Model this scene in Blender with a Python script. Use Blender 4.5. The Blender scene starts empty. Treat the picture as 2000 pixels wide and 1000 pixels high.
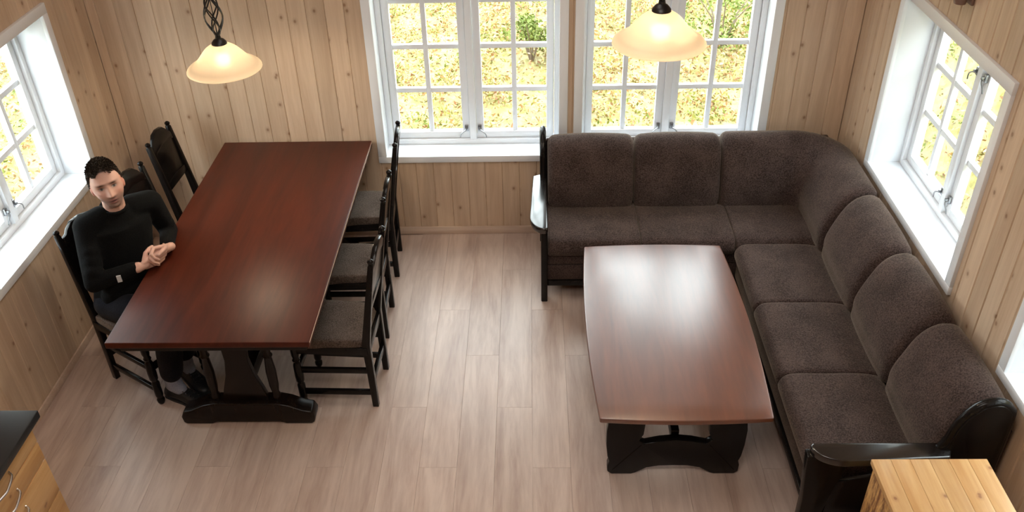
import bpy, bmesh, math, random
import numpy as np
from mathutils import Vector, Matrix

random.seed(7)
rng = np.random.default_rng(11)
SC = bpy.context.scene
COL = SC.collection
PI = math.pi

# ------------------------------------------------------------------ camera
cam_d = bpy.data.cameras.new('camera')
cam_d.sensor_width = 36.0
cam_d.lens = 36.0 * 1735.465 / 2000.0
cam_d.clip_start = 0.05
cam_d.clip_end = 200
cam = bpy.data.objects.new('camera', cam_d)
COL.objects.link(cam)
SC.camera = cam


def cam_matrix(loc, pitch, yaw, roll):
    f = Vector((-math.sin(yaw) * math.cos(pitch), math.cos(yaw) * math.cos(pitch), math.sin(pitch)))
    r = Vector((math.cos(yaw), math.sin(yaw), 0))
    u = r.cross(f)
    r2 = math.cos(roll) * r + math.sin(roll) * u
    u2 = -math.sin(roll) * r + math.cos(roll) * u
    m = Matrix((r2, u2, -f)).transposed().to_4x4()
    m.translation = Vector(loc)
    return m


cam.matrix_world = cam_matrix((2.7043, -5.2384, 3.4454), -0.608, 0.030, -0.0261)

# ------------------------------------------------------------------ world, lights, exposure
SC.view_settings.view_transform = 'Standard'
SC.view_settings.look = 'None'
SC.view_settings.gamma = 1.0
SC.view_settings.use_curve_mapping = False
SC.view_settings.exposure = 0.0
W = bpy.data.worlds.new('overcast_sky')
SC.world = W
W.use_nodes = True
W.node_tree.nodes['Background'].inputs['Color'].default_value = (0.90, 0.97, 1.0, 1)
W.node_tree.nodes['Background'].inputs['Strength'].default_value = 13.0


def area(name, loc, target, size, size_y, power, color):
    d = bpy.data.lights.new(name, 'AREA')
    d.shape = 'RECTANGLE'
    d.size = size
    d.size_y = size_y
    d.energy = power
    d.color = color
    o = bpy.data.objects.new(name, d)
    COL.objects.link(o)
    o.location = loc
    v = Vector(target) - Vector(loc)
    o.rotation_euler = v.to_track_quat('-Z', 'Y').to_euler()
    return o


area('loft_fill_light', (2.5, -4.3, 4.05), (2.4, -1.0, 0.4), 2.4, 1.2, 64, (1.0, 0.93, 0.86))  # unseen fill added near the camera to brighten the interior
area('ridge_fill_light', (2.35, -1.6, 4.25), (2.35, -1.6, 0), 1.6, 1.6, 34, (1.0, 0.93, 0.86))  # second added fill, overhead under the ridge, out of view

# ------------------------------------------------------------------ materials
MATS = {}


def lin(c):
    return tuple(((v / 255) / 12.92 if v / 255 <= 0.04045 else ((v / 255 + 0.055) / 1.055) ** 2.4) for v in c)


def new_mat(name):
    m = bpy.data.materials.new(name)
    m.use_nodes = True
    nt = m.node_tree
    b = nt.nodes['Principled BSDF']
    MATS[name] = m
    return m, nt, b


def N(nt, t, **kw):
    n = nt.nodes.new(t)
    for k, v in kw.items():
        setattr(n, k, v)
    return n


def L(nt, a, b):
    nt.links.new(a, b)


def plain(name, col, rough=0.5, metal=0.0, spec=0.5, ior=1.5, bump=0, bscale=200, coat=0):
    m, nt, b = new_mat(name)
    b.inputs['Base Color'].default_value = (*col, 1)
    b.inputs['Roughness'].default_value = rough
    b.inputs['Metallic'].default_value = metal
    b.inputs['Specular IOR Level'].default_value = spec
    b.inputs['IOR'].default_value = ior
    b.inputs['Coat Weight'].default_value = coat
    tc = N(nt, 'ShaderNodeTexCoord')
    nz = N(nt, 'ShaderNodeTexNoise')
    nz.inputs['Scale'].default_value = bscale
    L(nt, tc.outputs['Object'], nz.inputs['Vector'])
    if bump:
        bp = N(nt, 'ShaderNodeBump')
        bp.inputs['Strength'].default_value = bump
        bp.inputs['Distance'].default_value = 0.002
        L(nt, nz.outputs['Fac'], bp.inputs['Height'])
        L(nt, bp.outputs['Normal'], b.inputs['Normal'])
    return m


def mixrgb(nt, fac, a, b, blend='MIX'):
    n = N(nt, 'ShaderNodeMix', data_type='RGBA', blend_type=blend)
    for sock, v in ((n.inputs[0], fac), (n.inputs[6], a), (n.inputs[7], b)):
        if hasattr(v, 'links'):
            L(nt, v, sock)
        elif isinstance(v, (int, float)):
            sock.default_value = v
        else:
            sock.default_value = (*v, 1)
    return n.outputs[2]


def ramp(nt, fac, stops, interp='LINEAR'):
    n = N(nt, 'ShaderNodeValToRGB')
    n.color_ramp.interpolation = interp
    el = n.color_ramp.elements
    while len(el) < len(stops):
        el.new(0.5)
    for e, (p, c) in zip(el, stops):
        e.position = p
        e.color = (*c, 1) if len(c) == 3 else c
    L(nt, fac, n.inputs['Fac'])
    return n.outputs['Color']


def wood(name, light, dark, axis=2, grain=9.0, stretch=14.0, rough=0.5, knots=0.0, knot_col=(0.12, 0.05, 0.02),
         tint=0.08, ior=1.5, spec=0.5, coat=0.0, bump=0.05, contrast=(0.35, 0.7), knot_scale=(7.0, 3.2), coat_rough=0.1, rough_var=0.0):
    """pine / stained wood: grain stretched along one object axis, random tint per object, scattered knots"""
    m, nt, b = new_mat(name)
    tc = N(nt, 'ShaderNodeTexCoord')
    oi = N(nt, 'ShaderNodeObjectInfo')
    add = N(nt, 'ShaderNodeVectorMath', operation='MULTIPLY_ADD')
    cmb = N(nt, 'ShaderNodeCombineXYZ')
    for i in range(3):
        L(nt, oi.outputs['Random'], cmb.inputs[i])
    add.inputs[1].default_value = (17.3, 9.1, 23.7)
    L(nt, cmb.outputs[0], add.inputs[0])
    L(nt, tc.outputs['Object'], add.inputs[2])
    mp = N(nt, 'ShaderNodeMapping')
    sc = [grain, grain, grain]
    sc[axis] = grain / stretch
    mp.inputs['Scale'].default_value = sc
    L(nt, add.outputs[0], mp.inputs['Vector'])
    nz = N(nt, 'ShaderNodeTexNoise')
    nz.inputs['Scale'].default_value = 2.2
    nz.inputs['Detail'].default_value = 6
    nz.inputs['Roughness'].default_value = 0.62
    nz.inputs['Distortion'].default_value = 0.6
    L(nt, mp.outputs[0], nz.inputs['Vector'])
    nz2 = N(nt, 'ShaderNodeTexNoise')
    nz2.inputs['Scale'].default_value = 12
    nz2.inputs['Detail'].default_value = 3
    L(nt, mp.outputs[0], nz2.inputs['Vector'])
    mixv = N(nt, 'ShaderNodeMath', operation='MULTIPLY_ADD')
    L(nt, nz2.outputs['Fac'], mixv.inputs[0])
    mixv.inputs[1].default_value = 0.3
    sub = N(nt, 'ShaderNodeMath', operation='SUBTRACT')
    L(nt, nz.outputs['Fac'], sub.inputs[0])
    sub.inputs[1].default_value = 0.15
    L(nt, sub.outputs[0], mixv.inputs[2])
    col = ramp(nt, mixv.outputs[0], [(contrast[0], dark), (contrast[1], light)])
    if knots > 0:
        sx = N(nt, 'ShaderNodeSeparateXYZ')
        L(nt, add.outputs[0], sx.inputs[0])
        oth = [i for i in range(3) if i != axis]
        a2 = N(nt, 'ShaderNodeMath', operation='ADD')
        L(nt, sx.outputs[oth[0]], a2.inputs[0])
        L(nt, sx.outputs[oth[1]], a2.inputs[1])
        m2 = N(nt, 'ShaderNodeMath', operation='MULTIPLY')
        L(nt, a2.outputs[0], m2.inputs[0])
        m2.inputs[1].default_value = knot_scale[0]
        m3 = N(nt, 'ShaderNodeMath', operation='MULTIPLY')
        L(nt, sx.outputs[axis], m3.inputs[0])
        m3.inputs[1].default_value = knot_scale[1]
        c2 = N(nt, 'ShaderNodeCombineXYZ')
        L(nt, m2.outputs[0], c2.inputs[0])
        L(nt, m3.outputs[0], c2.inputs[1])
        vo = N(nt, 'ShaderNodeTexVoronoi', voronoi_dimensions='2D')
        vo.inputs['Scale'].default_value = 1.0
        L(nt, c2.outputs[0], vo.inputs['Vector'])
        sepc = N(nt, 'ShaderNodeSeparateColor')
        L(nt, vo.outputs['Color'], sepc.inputs[0])
        gate = N(nt, 'ShaderNodeMath', operation='LESS_THAN')
        L(nt, sepc.outputs[0], gate.inputs[0])
        gate.inputs[1].default_value = knots
        core = ramp(nt, vo.outputs['Distance'], [(0.045, (1, 1, 1)), (0.085, (0.35, 0.35, 0.35)), (0.2, (0, 0, 0))])
        kf = N(nt, 'ShaderNodeMath', operation='MULTIPLY')
        L(nt, core, kf.inputs[0])
        L(nt, gate.outputs[0], kf.inputs[1])
        kf2 = N(nt, 'ShaderNodeMath', operation='MULTIPLY')
        L(nt, kf.outputs[0], kf2.inputs[0])
        kf2.inputs[1].default_value = 0.72
        col = mixrgb(nt, kf2.outputs[0], col, knot_col)
    # random tint per object
    tv = N(nt, 'ShaderNodeMapRange')
    L(nt, oi.outputs['Random'], tv.inputs[0])
    tv.inputs[3].default_value = 1 - tint
    tv.inputs[4].default_value = 1 + tint
    hs = N(nt, 'ShaderNodeHueSaturation')
    L(nt, tv.outputs[0], hs.inputs['Value'])
    L(nt, col, hs.inputs['Color'])
    L(nt, hs.outputs[0], b.inputs['Base Color'])
    b.inputs['Roughness'].default_value = rough
    if rough_var:
        mr = N(nt, 'ShaderNodeMapRange')
        L(nt, nz.outputs['Fac'], mr.inputs[0])
        mr.inputs[3].default_value = rough - rough_var
        mr.inputs[4].default_value = rough + rough_var
        L(nt, mr.outputs[0], b.inputs['Roughness'])
    b.inputs['IOR'].default_value = ior
    b.inputs['Specular IOR Level'].default_value = spec
    b.inputs['Coat Weight'].default_value = coat
    b.inputs['Coat Roughness'].default_value = coat_rough
    if bump:
        bp = N(nt, 'ShaderNodeBump')
        bp.inputs['Strength'].default_value = bump
        bp.inputs['Distance'].default_value = 0.001
        L(nt, nz2.outputs['Fac'], bp.inputs['Height'])
        L(nt, bp.outputs['Normal'], b.inputs['Normal'])
    return m


def fabric(name, c1, c2, scale=160, rough=0.95, sheen=0.4, bump=0.5, sheen_col=(0.8, 0.65, 0.5)):
    m, nt, b = new_mat(name)
    tc = N(nt, 'ShaderNodeTexCoord')
    nz = N(nt, 'ShaderNodeTexNoise')
    nz.inputs['Scale'].default_value = scale
    nz.inputs['Detail'].default_value = 3
    L(nt, tc.outputs['Object'], nz.inputs['Vector'])
    nb = N(nt, 'ShaderNodeTexNoise')
    nb.inputs['Scale'].default_value = 7
    nb.inputs['Detail'].default_value = 2
    L(nt, tc.outputs['Object'], nb.inputs['Vector'])
    ad = N(nt, 'ShaderNodeMath', operation='MULTIPLY_ADD')
    L(nt, nb.outputs['Fac'], ad.inputs[0])
    ad.inputs[1].default_value = 0.35
    sb = N(nt, 'ShaderNodeMath', operation='SUBTRACT')
    L(nt, nz.outputs['Fac'], sb.inputs[0])
    sb.inputs[1].default_value = 0.17
    L(nt, sb.outputs[0], ad.inputs[2])
    L(nt, ramp(nt, ad.outputs[0], [(0.36, c1), (0.66, c2)]), b.inputs['Base Color'])
    b.inputs['Roughness'].default_value = rough
    b.inputs['Specular IOR Level'].default_value = 0.15
    b.inputs['Sheen Weight'].default_value = sheen
    b.inputs['Sheen Roughness'].default_value = 0.45
    b.inputs['Sheen Tint'].default_value = (*sheen_col, 1)
    bp = N(nt, 'ShaderNodeBump')
    bp.inputs['Strength'].default_value = bump
    bp.inputs['Distance'].default_value = 0.003
    L(nt, nz.outputs['Fac'], bp.inputs['Height'])
    L(nt, bp.outputs['Normal'], b.inputs['Normal'])
    return m


M_WALL = wood('pine_panelling', (0.68, 0.53, 0.39), (0.55, 0.40, 0.28), axis=2, grain=7, stretch=16, rough=0.45, knots=0.30, knot_scale=(8.6, 6.5),
              knot_col=(0.20, 0.09, 0.04), tint=0.09, spec=0.4)
M_FLOOR = wood('oak_laminate', (0.60, 0.475, 0.405), (0.39, 0.275, 0.225), axis=1, grain=5, stretch=9, rough=0.34, knots=0.0,
               tint=0.025, spec=0.5, contrast=(0.25, 0.62), bump=0.0)
M_WHITE = plain('white_gloss_paint', (0.84, 0.875, 0.92), 0.28, spec=0.5, bump=0.03, bscale=60)
M_TRIM = wood('pale_pine_trim', (0.70, 0.56, 0.46), (0.58, 0.43, 0.33), axis=0, rough=0.4, tint=0.03)
M_TABLE = wood('mahogany_stained_pine', (0.088, 0.0155, 0.006), (0.046, 0.008, 0.0035), axis=1, grain=5, stretch=10, rough=0.42, knots=0.0,
               knot_col=(0.02, 0.004, 0.002), tint=0.02, ior=1.5, spec=0.28, bump=0.0, contrast=(0.3, 0.72))
M_COFFEE = wood('varnished_brown_wood', (0.165, 0.044, 0.014), (0.070, 0.016, 0.006), axis=1, grain=5, stretch=9, rough=0.34, knots=0.0,
                tint=0.02, ior=1.95, spec=0.6, bump=0.0, contrast=(0.2, 0.8))
M_BLACK = wood('black_stained_wood', (0.009, 0.0072, 0.0066), (0.0045, 0.004, 0.004), axis=2, grain=8, stretch=8, rough=0.22, tint=0.05, spec=0.22)
M_BROWNBLACK = wood('brown_black_stained_wood', (0.016, 0.009, 0.006), (0.006, 0.004, 0.0035), axis=2, grain=8, stretch=8, rough=0.26, tint=0.05, spec=0.25)
M_ARM = wood('black_polished_wood', (0.013, 0.010, 0.009), (0.006, 0.005, 0.005), axis=1, grain=8, stretch=8, rough=0.2, tint=0.05, spec=0.5, ior=1.7)
M_SOFA = fabric('brown_chenille', (0.024, 0.0155, 0.0145), (0.080, 0.054, 0.048), 150, sheen=0.22)
M_SEAT = fabric('brown_wool_seat', (0.050, 0.036, 0.030), (0.145, 0.110, 0.092), 170, sheen=0.3)
M_PINE = wood('lacquered_pine', (0.66, 0.42, 0.20), (0.50, 0.27, 0.105), axis=1, grain=6, stretch=14, rough=0.35, knots=0.3,
              knot_col=(0.20, 0.06, 0.02), tint=0.10, knot_scale=(11, 9))
M_PINE_Z = wood('lacquered_pine_upright', (0.80, 0.48, 0.18), (0.58, 0.29, 0.09), axis=2, grain=6, stretch=12, rough=0.35, knots=0.25,
                knot_col=(0.22, 0.07, 0.02), tint=0.06, knot_scale=(9, 5))
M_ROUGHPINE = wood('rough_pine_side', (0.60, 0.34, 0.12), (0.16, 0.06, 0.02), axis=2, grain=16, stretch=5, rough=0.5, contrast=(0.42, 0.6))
M_WORKTOP = plain('dark_grey_laminate', (0.016, 0.017, 0.020), 0.35, bump=0.05, bscale=400)
M_CHROME = plain('brushed_steel', (0.62, 0.62, 0.64), 0.22, metal=1.0)
M_LATCH = plain('zinc_latch', (0.30, 0.31, 0.33), 0.35, metal=0.9)
M_IRON = plain('black_wrought_iron', (0.008, 0.007, 0.007), 0.38, bump=0.2, bscale=150)
M_SWEATER = fabric('black_knit', (0.002, 0.0022, 0.0024), (0.0055, 0.006, 0.0065), 220, sheen=0.02, bump=0.35, sheen_col=(0.5, 0.5, 0.55))
M_TROUSER = fabric('dark_navy_cloth', (0.005, 0.006, 0.010), (0.013, 0.014, 0.020), 200, sheen=0.05, bump=0.25)
M_SOCK = fabric('grey_blue_knit', (0.24, 0.26, 0.33), (0.36, 0.38, 0.46), 260, sheen=0.1)
M_SHOE = plain('black_shoe_leather', (0.010, 0.011, 0.013), 0.45, bump=0.3, bscale=90)
M_HAIR = fabric('dark_brown_hair', (0.010, 0.007, 0.005), (0.050, 0.036, 0.027), 190, rough=0.6, sheen=0.1, bump=0.9)
M_TAG = plain('pale_woven_tag', (0.55, 0.56, 0.58), 0.7, bump=0.3, bscale=500)
M_PLASTIC = plain('brown_fitting', (0.20, 0.12, 0.09), 0.4)


def glass_mat():
    m, nt, b = new_mat('window_glass')
    nt.nodes.remove(b)
    out = nt.nodes['Material Output']
    tr = N(nt, 'ShaderNodeBsdfTransparent')
    tr.inputs[0].default_value = (0.97, 0.99, 0.98, 1)
    gl = N(nt, 'ShaderNodeBsdfGlossy')
    gl.inputs['Roughness'].default_value = 0.02
    fr = N(nt, 'ShaderNodeFresnel')
    fr.inputs['IOR'].default_value = 1.35
    mx = N(nt, 'ShaderNodeMixShader')
    ge = N(nt, 'ShaderNodeNewGeometry')
    inv = N(nt, 'ShaderNodeMath', operation='SUBTRACT')
    inv.inputs[0].default_value = 1.0
    L(nt, ge.outputs['Backfacing'], inv.inputs[1])
    mul = N(nt, 'ShaderNodeMath', operation='MULTIPLY')
    L(nt, fr.outputs[0], mul.inputs[0])
    L(nt, inv.outputs[0], mul.inputs[1])
    L(nt, mul.outputs[0], mx.inputs[0])
    L(nt, tr.outputs[0], mx.inputs[1])
    L(nt, gl.outputs[0], mx.inputs[2])
    L(nt, mx.outputs[0], out.inputs['Surface'])
    return m


M_GLASS = glass_mat()


def shade_mat():
    m, nt, b = new_mat('frosted_cream_glass')
    b.inputs['Base Color'].default_value = (0.86, 0.74, 0.58, 1)
    b.inputs['Roughness'].default_value = 0.35
    b.inputs['Specular IOR Level'].default_value = 0.4
    out = nt.nodes['Material Output']
    tl = N(nt, 'ShaderNodeBsdfTranslucent')
    tl.inputs[0].default_value = (1.0, 0.90, 0.77, 1)
    rf = N(nt, 'ShaderNodeBsdfRefraction')
    rf.inputs['Color'].default_value = (1.0, 0.93, 0.80, 1)
    rf.inputs['Roughness'].default_value = 0.55
    rf.inputs['IOR'].default_value = 1.22
    m1 = N(nt, 'ShaderNodeMixShader')
    m1.inputs[0].default_value = 0.5
    L(nt, tl.outputs[0], m1.inputs[1])
    L(nt, rf.outputs[0], m1.inputs[2])
    m2 = N(nt, 'ShaderNodeMixShader')
    m2.inputs[0].default_value = 0.5
    L(nt, b.outputs[0], m2.inputs[1])
    L(nt, m1.outputs[0], m2.inputs[2])
    L(nt, m2.outputs[0], out.inputs['Surface'])
    return m


M_SHADE = shade_mat()


def emit_mat(name, col, s):
    m, nt, b = new_mat(name)
    b.inputs['Base Color'].default_value = (1, 1, 1, 1)
    b.inputs['Emission Color'].default_value = (*col, 1)
    b.inputs['Emission Strength'].default_value = s
    return m


M_BULB = emit_mat('glowing_bulb', (1.0, 0.86, 0.66), 260)


def skin_mat():
    m, nt, b = new_mat('skin')
    at = N(nt, 'ShaderNodeAttribute', attribute_name='skin_col')
    L(nt, at.outputs['Color'], b.inputs['Base Color'])
    b.inputs['Roughness'].default_value = 0.5
    b.inputs['Subsurface Weight'].default_value = 0.08
    b.inputs['Subsurface Radius'].default_value = (0.01, 0.004, 0.002)
    return m


M_SKIN = skin_mat()


def foliage_mat(name, stops, patch=1.3):
    m, nt, b = new_mat(name)
    ge = N(nt, 'ShaderNodeNewGeometry')
    nz = N(nt, 'ShaderNodeTexNoise')
    nz.inputs['Scale'].default_value = patch
    nz.inputs['Detail'].default_value = 3
    L(nt, ge.outputs['Position'], nz.inputs['Vector'])
    ad = N(nt, 'ShaderNodeMath', operation='MULTIPLY_ADD')
    L(nt, ge.outputs['Random Per Island'], ad.inputs[0])
    ad.inputs[1].default_value = 0.55
    sb = N(nt, 'ShaderNodeMath', operation='SUBTRACT')
    L(nt, nz.outputs['Fac'], sb.inputs[0])
    sb.inputs[1].default_value = 0.275
    L(nt, sb.outputs[0], ad.inputs[2])
    L(nt, ramp(nt, ad.outputs[0], stops), b.inputs['Base Color'])
    b.inputs['Roughness'].default_value = 0.6
    b.inputs['Specular IOR Level'].default_value = 0.2
    return m


M_HEATH = foliage_mat('autumn_heath_leaves', [(0.20, (0.12, 0.16, 0.035)), (0.33, (0.25, 0.24, 0.055)), (0.46, (0.32, 0.265, 0.10)),
                                              (0.58, (0.34, 0.21, 0.08)), (0.70, (0.29, 0.14, 0.08)), (0.85, (0.34, 0.30, 0.18))], 1.6)
M_SHRUB = foliage_mat('green_shrub_leaves', [(0.1, (0.06, 0.09, 0.015)), (0.5, (0.12, 0.155, 0.03)), (0.9, (0.18, 0.20, 0.055))], 3)
M_TWIG = plain('grey_twig_bark', (0.16, 0.12, 0.09), 0.8, bump=0.4, bscale=80)


def ground_mat():
    m, nt, b = new_mat('heath_ground')
    tc = N(nt, 'ShaderNodeTexCoord')
    nz = N(nt, 'ShaderNodeTexNoise')
    nz.inputs['Scale'].default_value = 9
    nz.inputs['Detail'].default_value = 8
    nz.inputs['Roughness'].default_value = 0.7
    L(nt, tc.outputs['Object'], nz.inputs['Vector'])
    L(nt, ramp(nt, nz.outputs['Fac'], [(0.3, (0.12, 0.11, 0.03)), (0.45, (0.19, 0.165, 0.05)), (0.55, (0.23, 0.19, 0.09)),
                                       (0.68, (0.18, 0.11, 0.05))]), b.inputs['Base Color'])
    b.inputs['Roughness'].default_value = 0.9
    return m


M_GROUND = ground_mat()


# ------------------------------------------------------------------ geometry helpers
class MB:
    def __init__(s):
        s.v = []
        s.f = []

    def add(s, vs, fs):
        o = len(s.v)
        s.v += [tuple(p) for p in vs]
        s.f += [tuple(i + o for i in q) for q in fs]
        return s

    def box(s, x0, x1, y0, y1, z0, z1):
        vs = [(x, y, z) for z in (z0, z1) for y in (y0, y1) for x in (x0, x1)]
        return s.add(vs, [(0, 2, 3, 1), (4, 5, 7, 6), (0, 1, 5, 4), (2, 6, 7, 3), (0, 4, 6, 2), (1, 3, 7, 5)])

    def loft(s, rings, closed_ends=True):
        n = len(rings[0])
        vs = [p for r in rings for p in r]
        fs = []
        for i in range(len(rings) - 1):
            for j in range(n):
                a = i * n + j
                b_ = i * n + (j + 1) % n
                fs.append((a, b_, b_ + n, a + n))
        if closed_ends:
            fs.append(tuple(range(n))[::-1])
            fs.append(tuple(range((len(rings) - 1) * n, len(rings) * n)))
        return s.add(vs, fs)

    def prism(s, outline, fn0, fn1):
        """closed outline of 2-D points; fn0 / fn1 map a point to each face"""
        return s.loft([[fn0(*p) for p in outline], [fn1(*p) for p in outline]])

    def tube(s, pts, r, n=8):
        pts = [Vector(p) for p in pts]
        rs = r if isinstance(r, (list, tuple)) else [r] * len(pts)
        rings = []
        t0 = (pts[1] - pts[0]).normalized()
        ref = Vector((0, 0, 1)) if abs(t0.z) < 0.9 else Vector((1, 0, 0))
        u = t0.cross(ref).normalized()
        for i, p in enumerate(pts):
            t = (pts[min(i + 1, len(pts) - 1)] - pts[max(i - 1, 0)]).normalized()
            u = (u - t * u.dot(t)).normalized()
            w = t.cross(u)
            rings.append([p + (u * math.cos(k * 2 * PI / n) + w * math.sin(k * 2 * PI / n)) * rs[i] for k in range(n)])
        return s.loft(rings)

    def lathe(s, prof, c=(0, 0, 0), n=16, caps=True):
        rings = [[(c[0] + r * math.cos(k * 2 * PI / n), c[1] + r * math.sin(k * 2 * PI / n), c[2] + z) for k in range(n)] for r, z in prof]
        return s.loft(rings, caps)

    def bar(s, pts, w, d):
        """near-vertical bar: rectangle w (y) x d (x) along points"""
        ws = w if isinstance(w, (list, tuple)) else [w] * len(pts)
        ds = d if isinstance(d, (list, tuple)) else [d] * len(pts)
        rings = []
        for (x, y, z), a, b_ in zip(pts, ws, ds):
            rings.append([(x - b_ / 2, y - a / 2, z), (x + b_ / 2, y - a / 2, z), (x + b_ / 2, y + a / 2, z), (x - b_ / 2, y + a / 2, z)])
        return s.loft(rings)

    def cone(s, p0, r0, p1, r1, n=14):
        """tapered capsule with round ends"""
        p0 = Vector(p0)
        p1 = Vector(p1)
        t = (p1 - p0).normalized()
        ref = Vector((0, 0, 1)) if abs(t.z) < 0.9 else Vector((1, 0, 0))
        u = t.cross(ref).normalized()
        w = t.cross(u)
        rings = []
        for c, r, sgn in ((p0, r0, -1), (p1, r1, 1)):
            angs = [85, 60, 30, 0] if sgn < 0 else [0, 30, 60, 85]
            for a in angs:
                a = math.radians(a)
                cc = c + t * (sgn * r * math.sin(a))
                rr = r * math.cos(a)
                rings.append([cc + (u * math.cos(k * 2 * PI / n) + w * math.sin(k * 2 * PI / n)) * rr for k in range(n)])
        return s.loft(rings)

    def map(s, fn):
        s.v = [tuple(fn(*p)) for p in s.v]
        return s


def finish(me, bevel=0.0, smooth=False, seg=2, angle=38):
    bm = bmesh.new()
    bm.from_mesh(me)
    bmesh.ops.recalc_face_normals(bm, faces=bm.faces)
    if bevel > 0:
        es = [e for e in bm.edges if len(e.link_faces) == 2 and e.calc_face_angle(0) > math.radians(35)]
        bmesh.ops.bevel(bm, geom=es, offset=bevel, segments=seg, affect='EDGES', profile=0.5, clamp_overlap=True)
    bm.to_mesh(me)
    bm.free()
    if smooth or bevel > 0:
        me.shade_smooth()
        me.set_sharp_from_angle(angle=math.radians(angle))


def obj(name, mb, mat, parent=None, bevel=0.0, smooth=False, label=None, local=False, seg=2, angle=38, kind=None):
    """link ONE mesh object; world-space verts are moved into the parent's space unless local"""
    me = bpy.data.meshes.new(name)
    vs = mb.v
    if parent is not None and not local:
        off = world_of(parent)
        vs = [(x - off[0], y - off[1], z - off[2]) for x, y, z in vs]
    me.from_pydata(vs, [], mb.f)
    finish(me, bevel, smooth, seg, angle)
    me.materials.append(mat)
    o = bpy.data.objects.new(name, me)
    COL.objects.link(o)
    if parent is not None:
        o.parent = parent
    if label:
        o['label'] = label
    if kind:
        o['kind'] = kind
    return o


def world_of(o):
    p = Vector((0, 0, 0))
    while o is not None:
        p += o.location
        o = o.parent
    return p


def thing(name, label, cat, loc=(0, 0, 0), rotz=0, group=None):
    o = bpy.data.objects.new(name, None)
    o.empty_display_size = 0.1
    COL.objects.link(o)
    o.location = loc
    o.rotation_euler = (0, 0, rotz)
    if label:
        o['label'] = label
    if cat:
        o['category'] = cat
    if group:
        o['group'] = group
    return o


def tag(o, label, cat, group=None):
    o['label'] = label
    o['category'] = cat
    if group:
        o['group'] = group
    return o


def struct(o):
    o['kind'] = 'structure'
    return o


def dup(root, loc, rotz, label, group=None):
    r = root.copy()
    COL.objects.link(r)
    r.location = loc
    r.rotation_euler = (0, 0, rotz)
    r['label'] = label
    if group:
        r['group'] = group
    for ch in list(root.children):
        c = ch.copy()
        COL.objects.link(c)
        c.parent = r
        for g in ch.children:
            d = g.copy()
            COL.objects.link(d)
            d.parent = c
    return r


def catmull(pts, n, closed=True):
    pts = [Vector((*p, 0)) if len(p) == 2 else Vector(p) for p in pts]
    out = []
    m = len(pts)
    segs = m if closed else m - 1
    per = max(1, n // segs)
    for i in range(segs):
        if closed:
            p0, p1, p2, p3 = pts[(i - 1) % m], pts[i], pts[(i + 1) % m], pts[(i + 2) % m]
        else:
            p0, p1, p2, p3 = pts[max(i - 1, 0)], pts[i], pts[i + 1], pts[min(i + 2, m - 1)]
        for k in range(per):
            t = k / per
            out.append(0.5 * ((2 * p1) + (-p0 + p2) * t + (2 * p0 - 5 * p1 + 4 * p2 - p3) * t * t + (-p0 + 3 * p1 - 3 * p2 + p3) * t ** 3))
    if not closed:
        out.append(pts[-1])
    return [(p.x, p.y, p.z) for p in out]


def pillow(profile, stations, place, crown=0.0, n=36):
    """upholstered piece: a closed 2-D profile carried along stations (0..1 + length), rounded in at both ends"""
    prof = [(p[0], p[1]) for p in catmull(profile, n)]
    cx = sum(p[0] for p in prof) / len(prof)
    cy = sum(p[1] for p in prof) / len(prof)
    mb = MB()
    rings = []
    for s, inset in stations:
        ring = []
        u_ = (2 * (s - stations[0][0]) / (stations[-1][0] - stations[0][0]) - 1)
        inset = inset + crown * abs(u_) ** 2.6
        for x, y in prof:
            dx, dy = x - cx, y - cy
            d = math.hypot(dx, dy)
            k = max(0.08, 1 - inset / max(d, 1e-6))
            ring.append(place(s, cx + dx * k, cy + dy * k))
        rings.append(ring)
    mb.loft(rings)
    return mb


def ends(a, b, r, mid=6):
    """stations from a to b with quarter-round insets of radius r at both ends"""
    st = []
    sg = 1 if b > a else -1
    for q in (0, 22, 45, 68):
        q = math.radians(q)
        st.append((a + sg * r * (1 - math.cos(PI / 2 - q)) * 0 + sg * r * math.sin(q), r * (1 - math.sin(q)) if q else r * 1.0))
    st = []
    for q in (0, 20, 42, 66, 90):
        q = math.radians(q)
        st.append((a + sg * r * (1 - math.cos(q)), r * (1 - math.sin(q))))
    for i in range(1, mid):
        st.append((a + sg * r + (b - a - 2 * sg * r) * i / mid, 0.0))
    for q in (90, 66, 42, 20, 0):
        q = math.radians(q)
        st.append((b - sg * r * (1 - math.cos(q)), r * (1 - math.sin(q))))
    return st


# ------------------------------------------------------------------ room shell
XR = 4.70
YF = -6.6
ZT = 2.75
RIDGE = 4.6
WT = 0.19           # wall thickness / window recess
BW = 0.116          # panelling board width

floor = struct(obj('floor', MB().box(-0.25, XR + 0.25, YF - 0.2, 0.25, -0.12, -0.014), M_FLOOR))
plank_meshes = {}
PW, PL = 0.192, 1.285
ix = 0
x = 0.0
while x < XR - 1e-3:
    x1 = min(x + PW, XR)
    y = 0.0 - (ix * 0.43) % PL
    top = 0.0
    while top > -4.6:
        bot = max(y, -4.62)
        if top - bot > 0.02:
            g = 0.0003
            w_, l_ = round(x1 - x - 2 * g, 4), round(top - bot - 2 * g, 4)
            key = (w_, l_)
            if key not in plank_meshes:
                e = 0.0006
                mb = MB().loft([[(0, 0, -0.012), (w_, 0, -0.012), (w_, l_, -0.012), (0, l_, -0.012)],
                                [(0, 0, -e), (w_, 0, -e), (w_, l_, -e), (0, l_, -e)],
                                [(e, e, 0), (w_ - e, e, 0), (w_ - e, l_ - e, 0), (e, l_ - e, 0)]])
                me = bpy.data.meshes.new('floor_plank')
                me.from_pydata(mb.v, [], mb.f)
                finish(me)
                me.materials.append(M_FLOOR)
                plank_meshes[key] = me
            o = bpy.data.objects.new('floor_plank', plank_meshes[key])
            COL.objects.link(o)
            o.parent = floor
            o.location = (x + g, bot + g, 0)
        top = y
        y -= PL
    x = x1
    ix += 1

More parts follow.
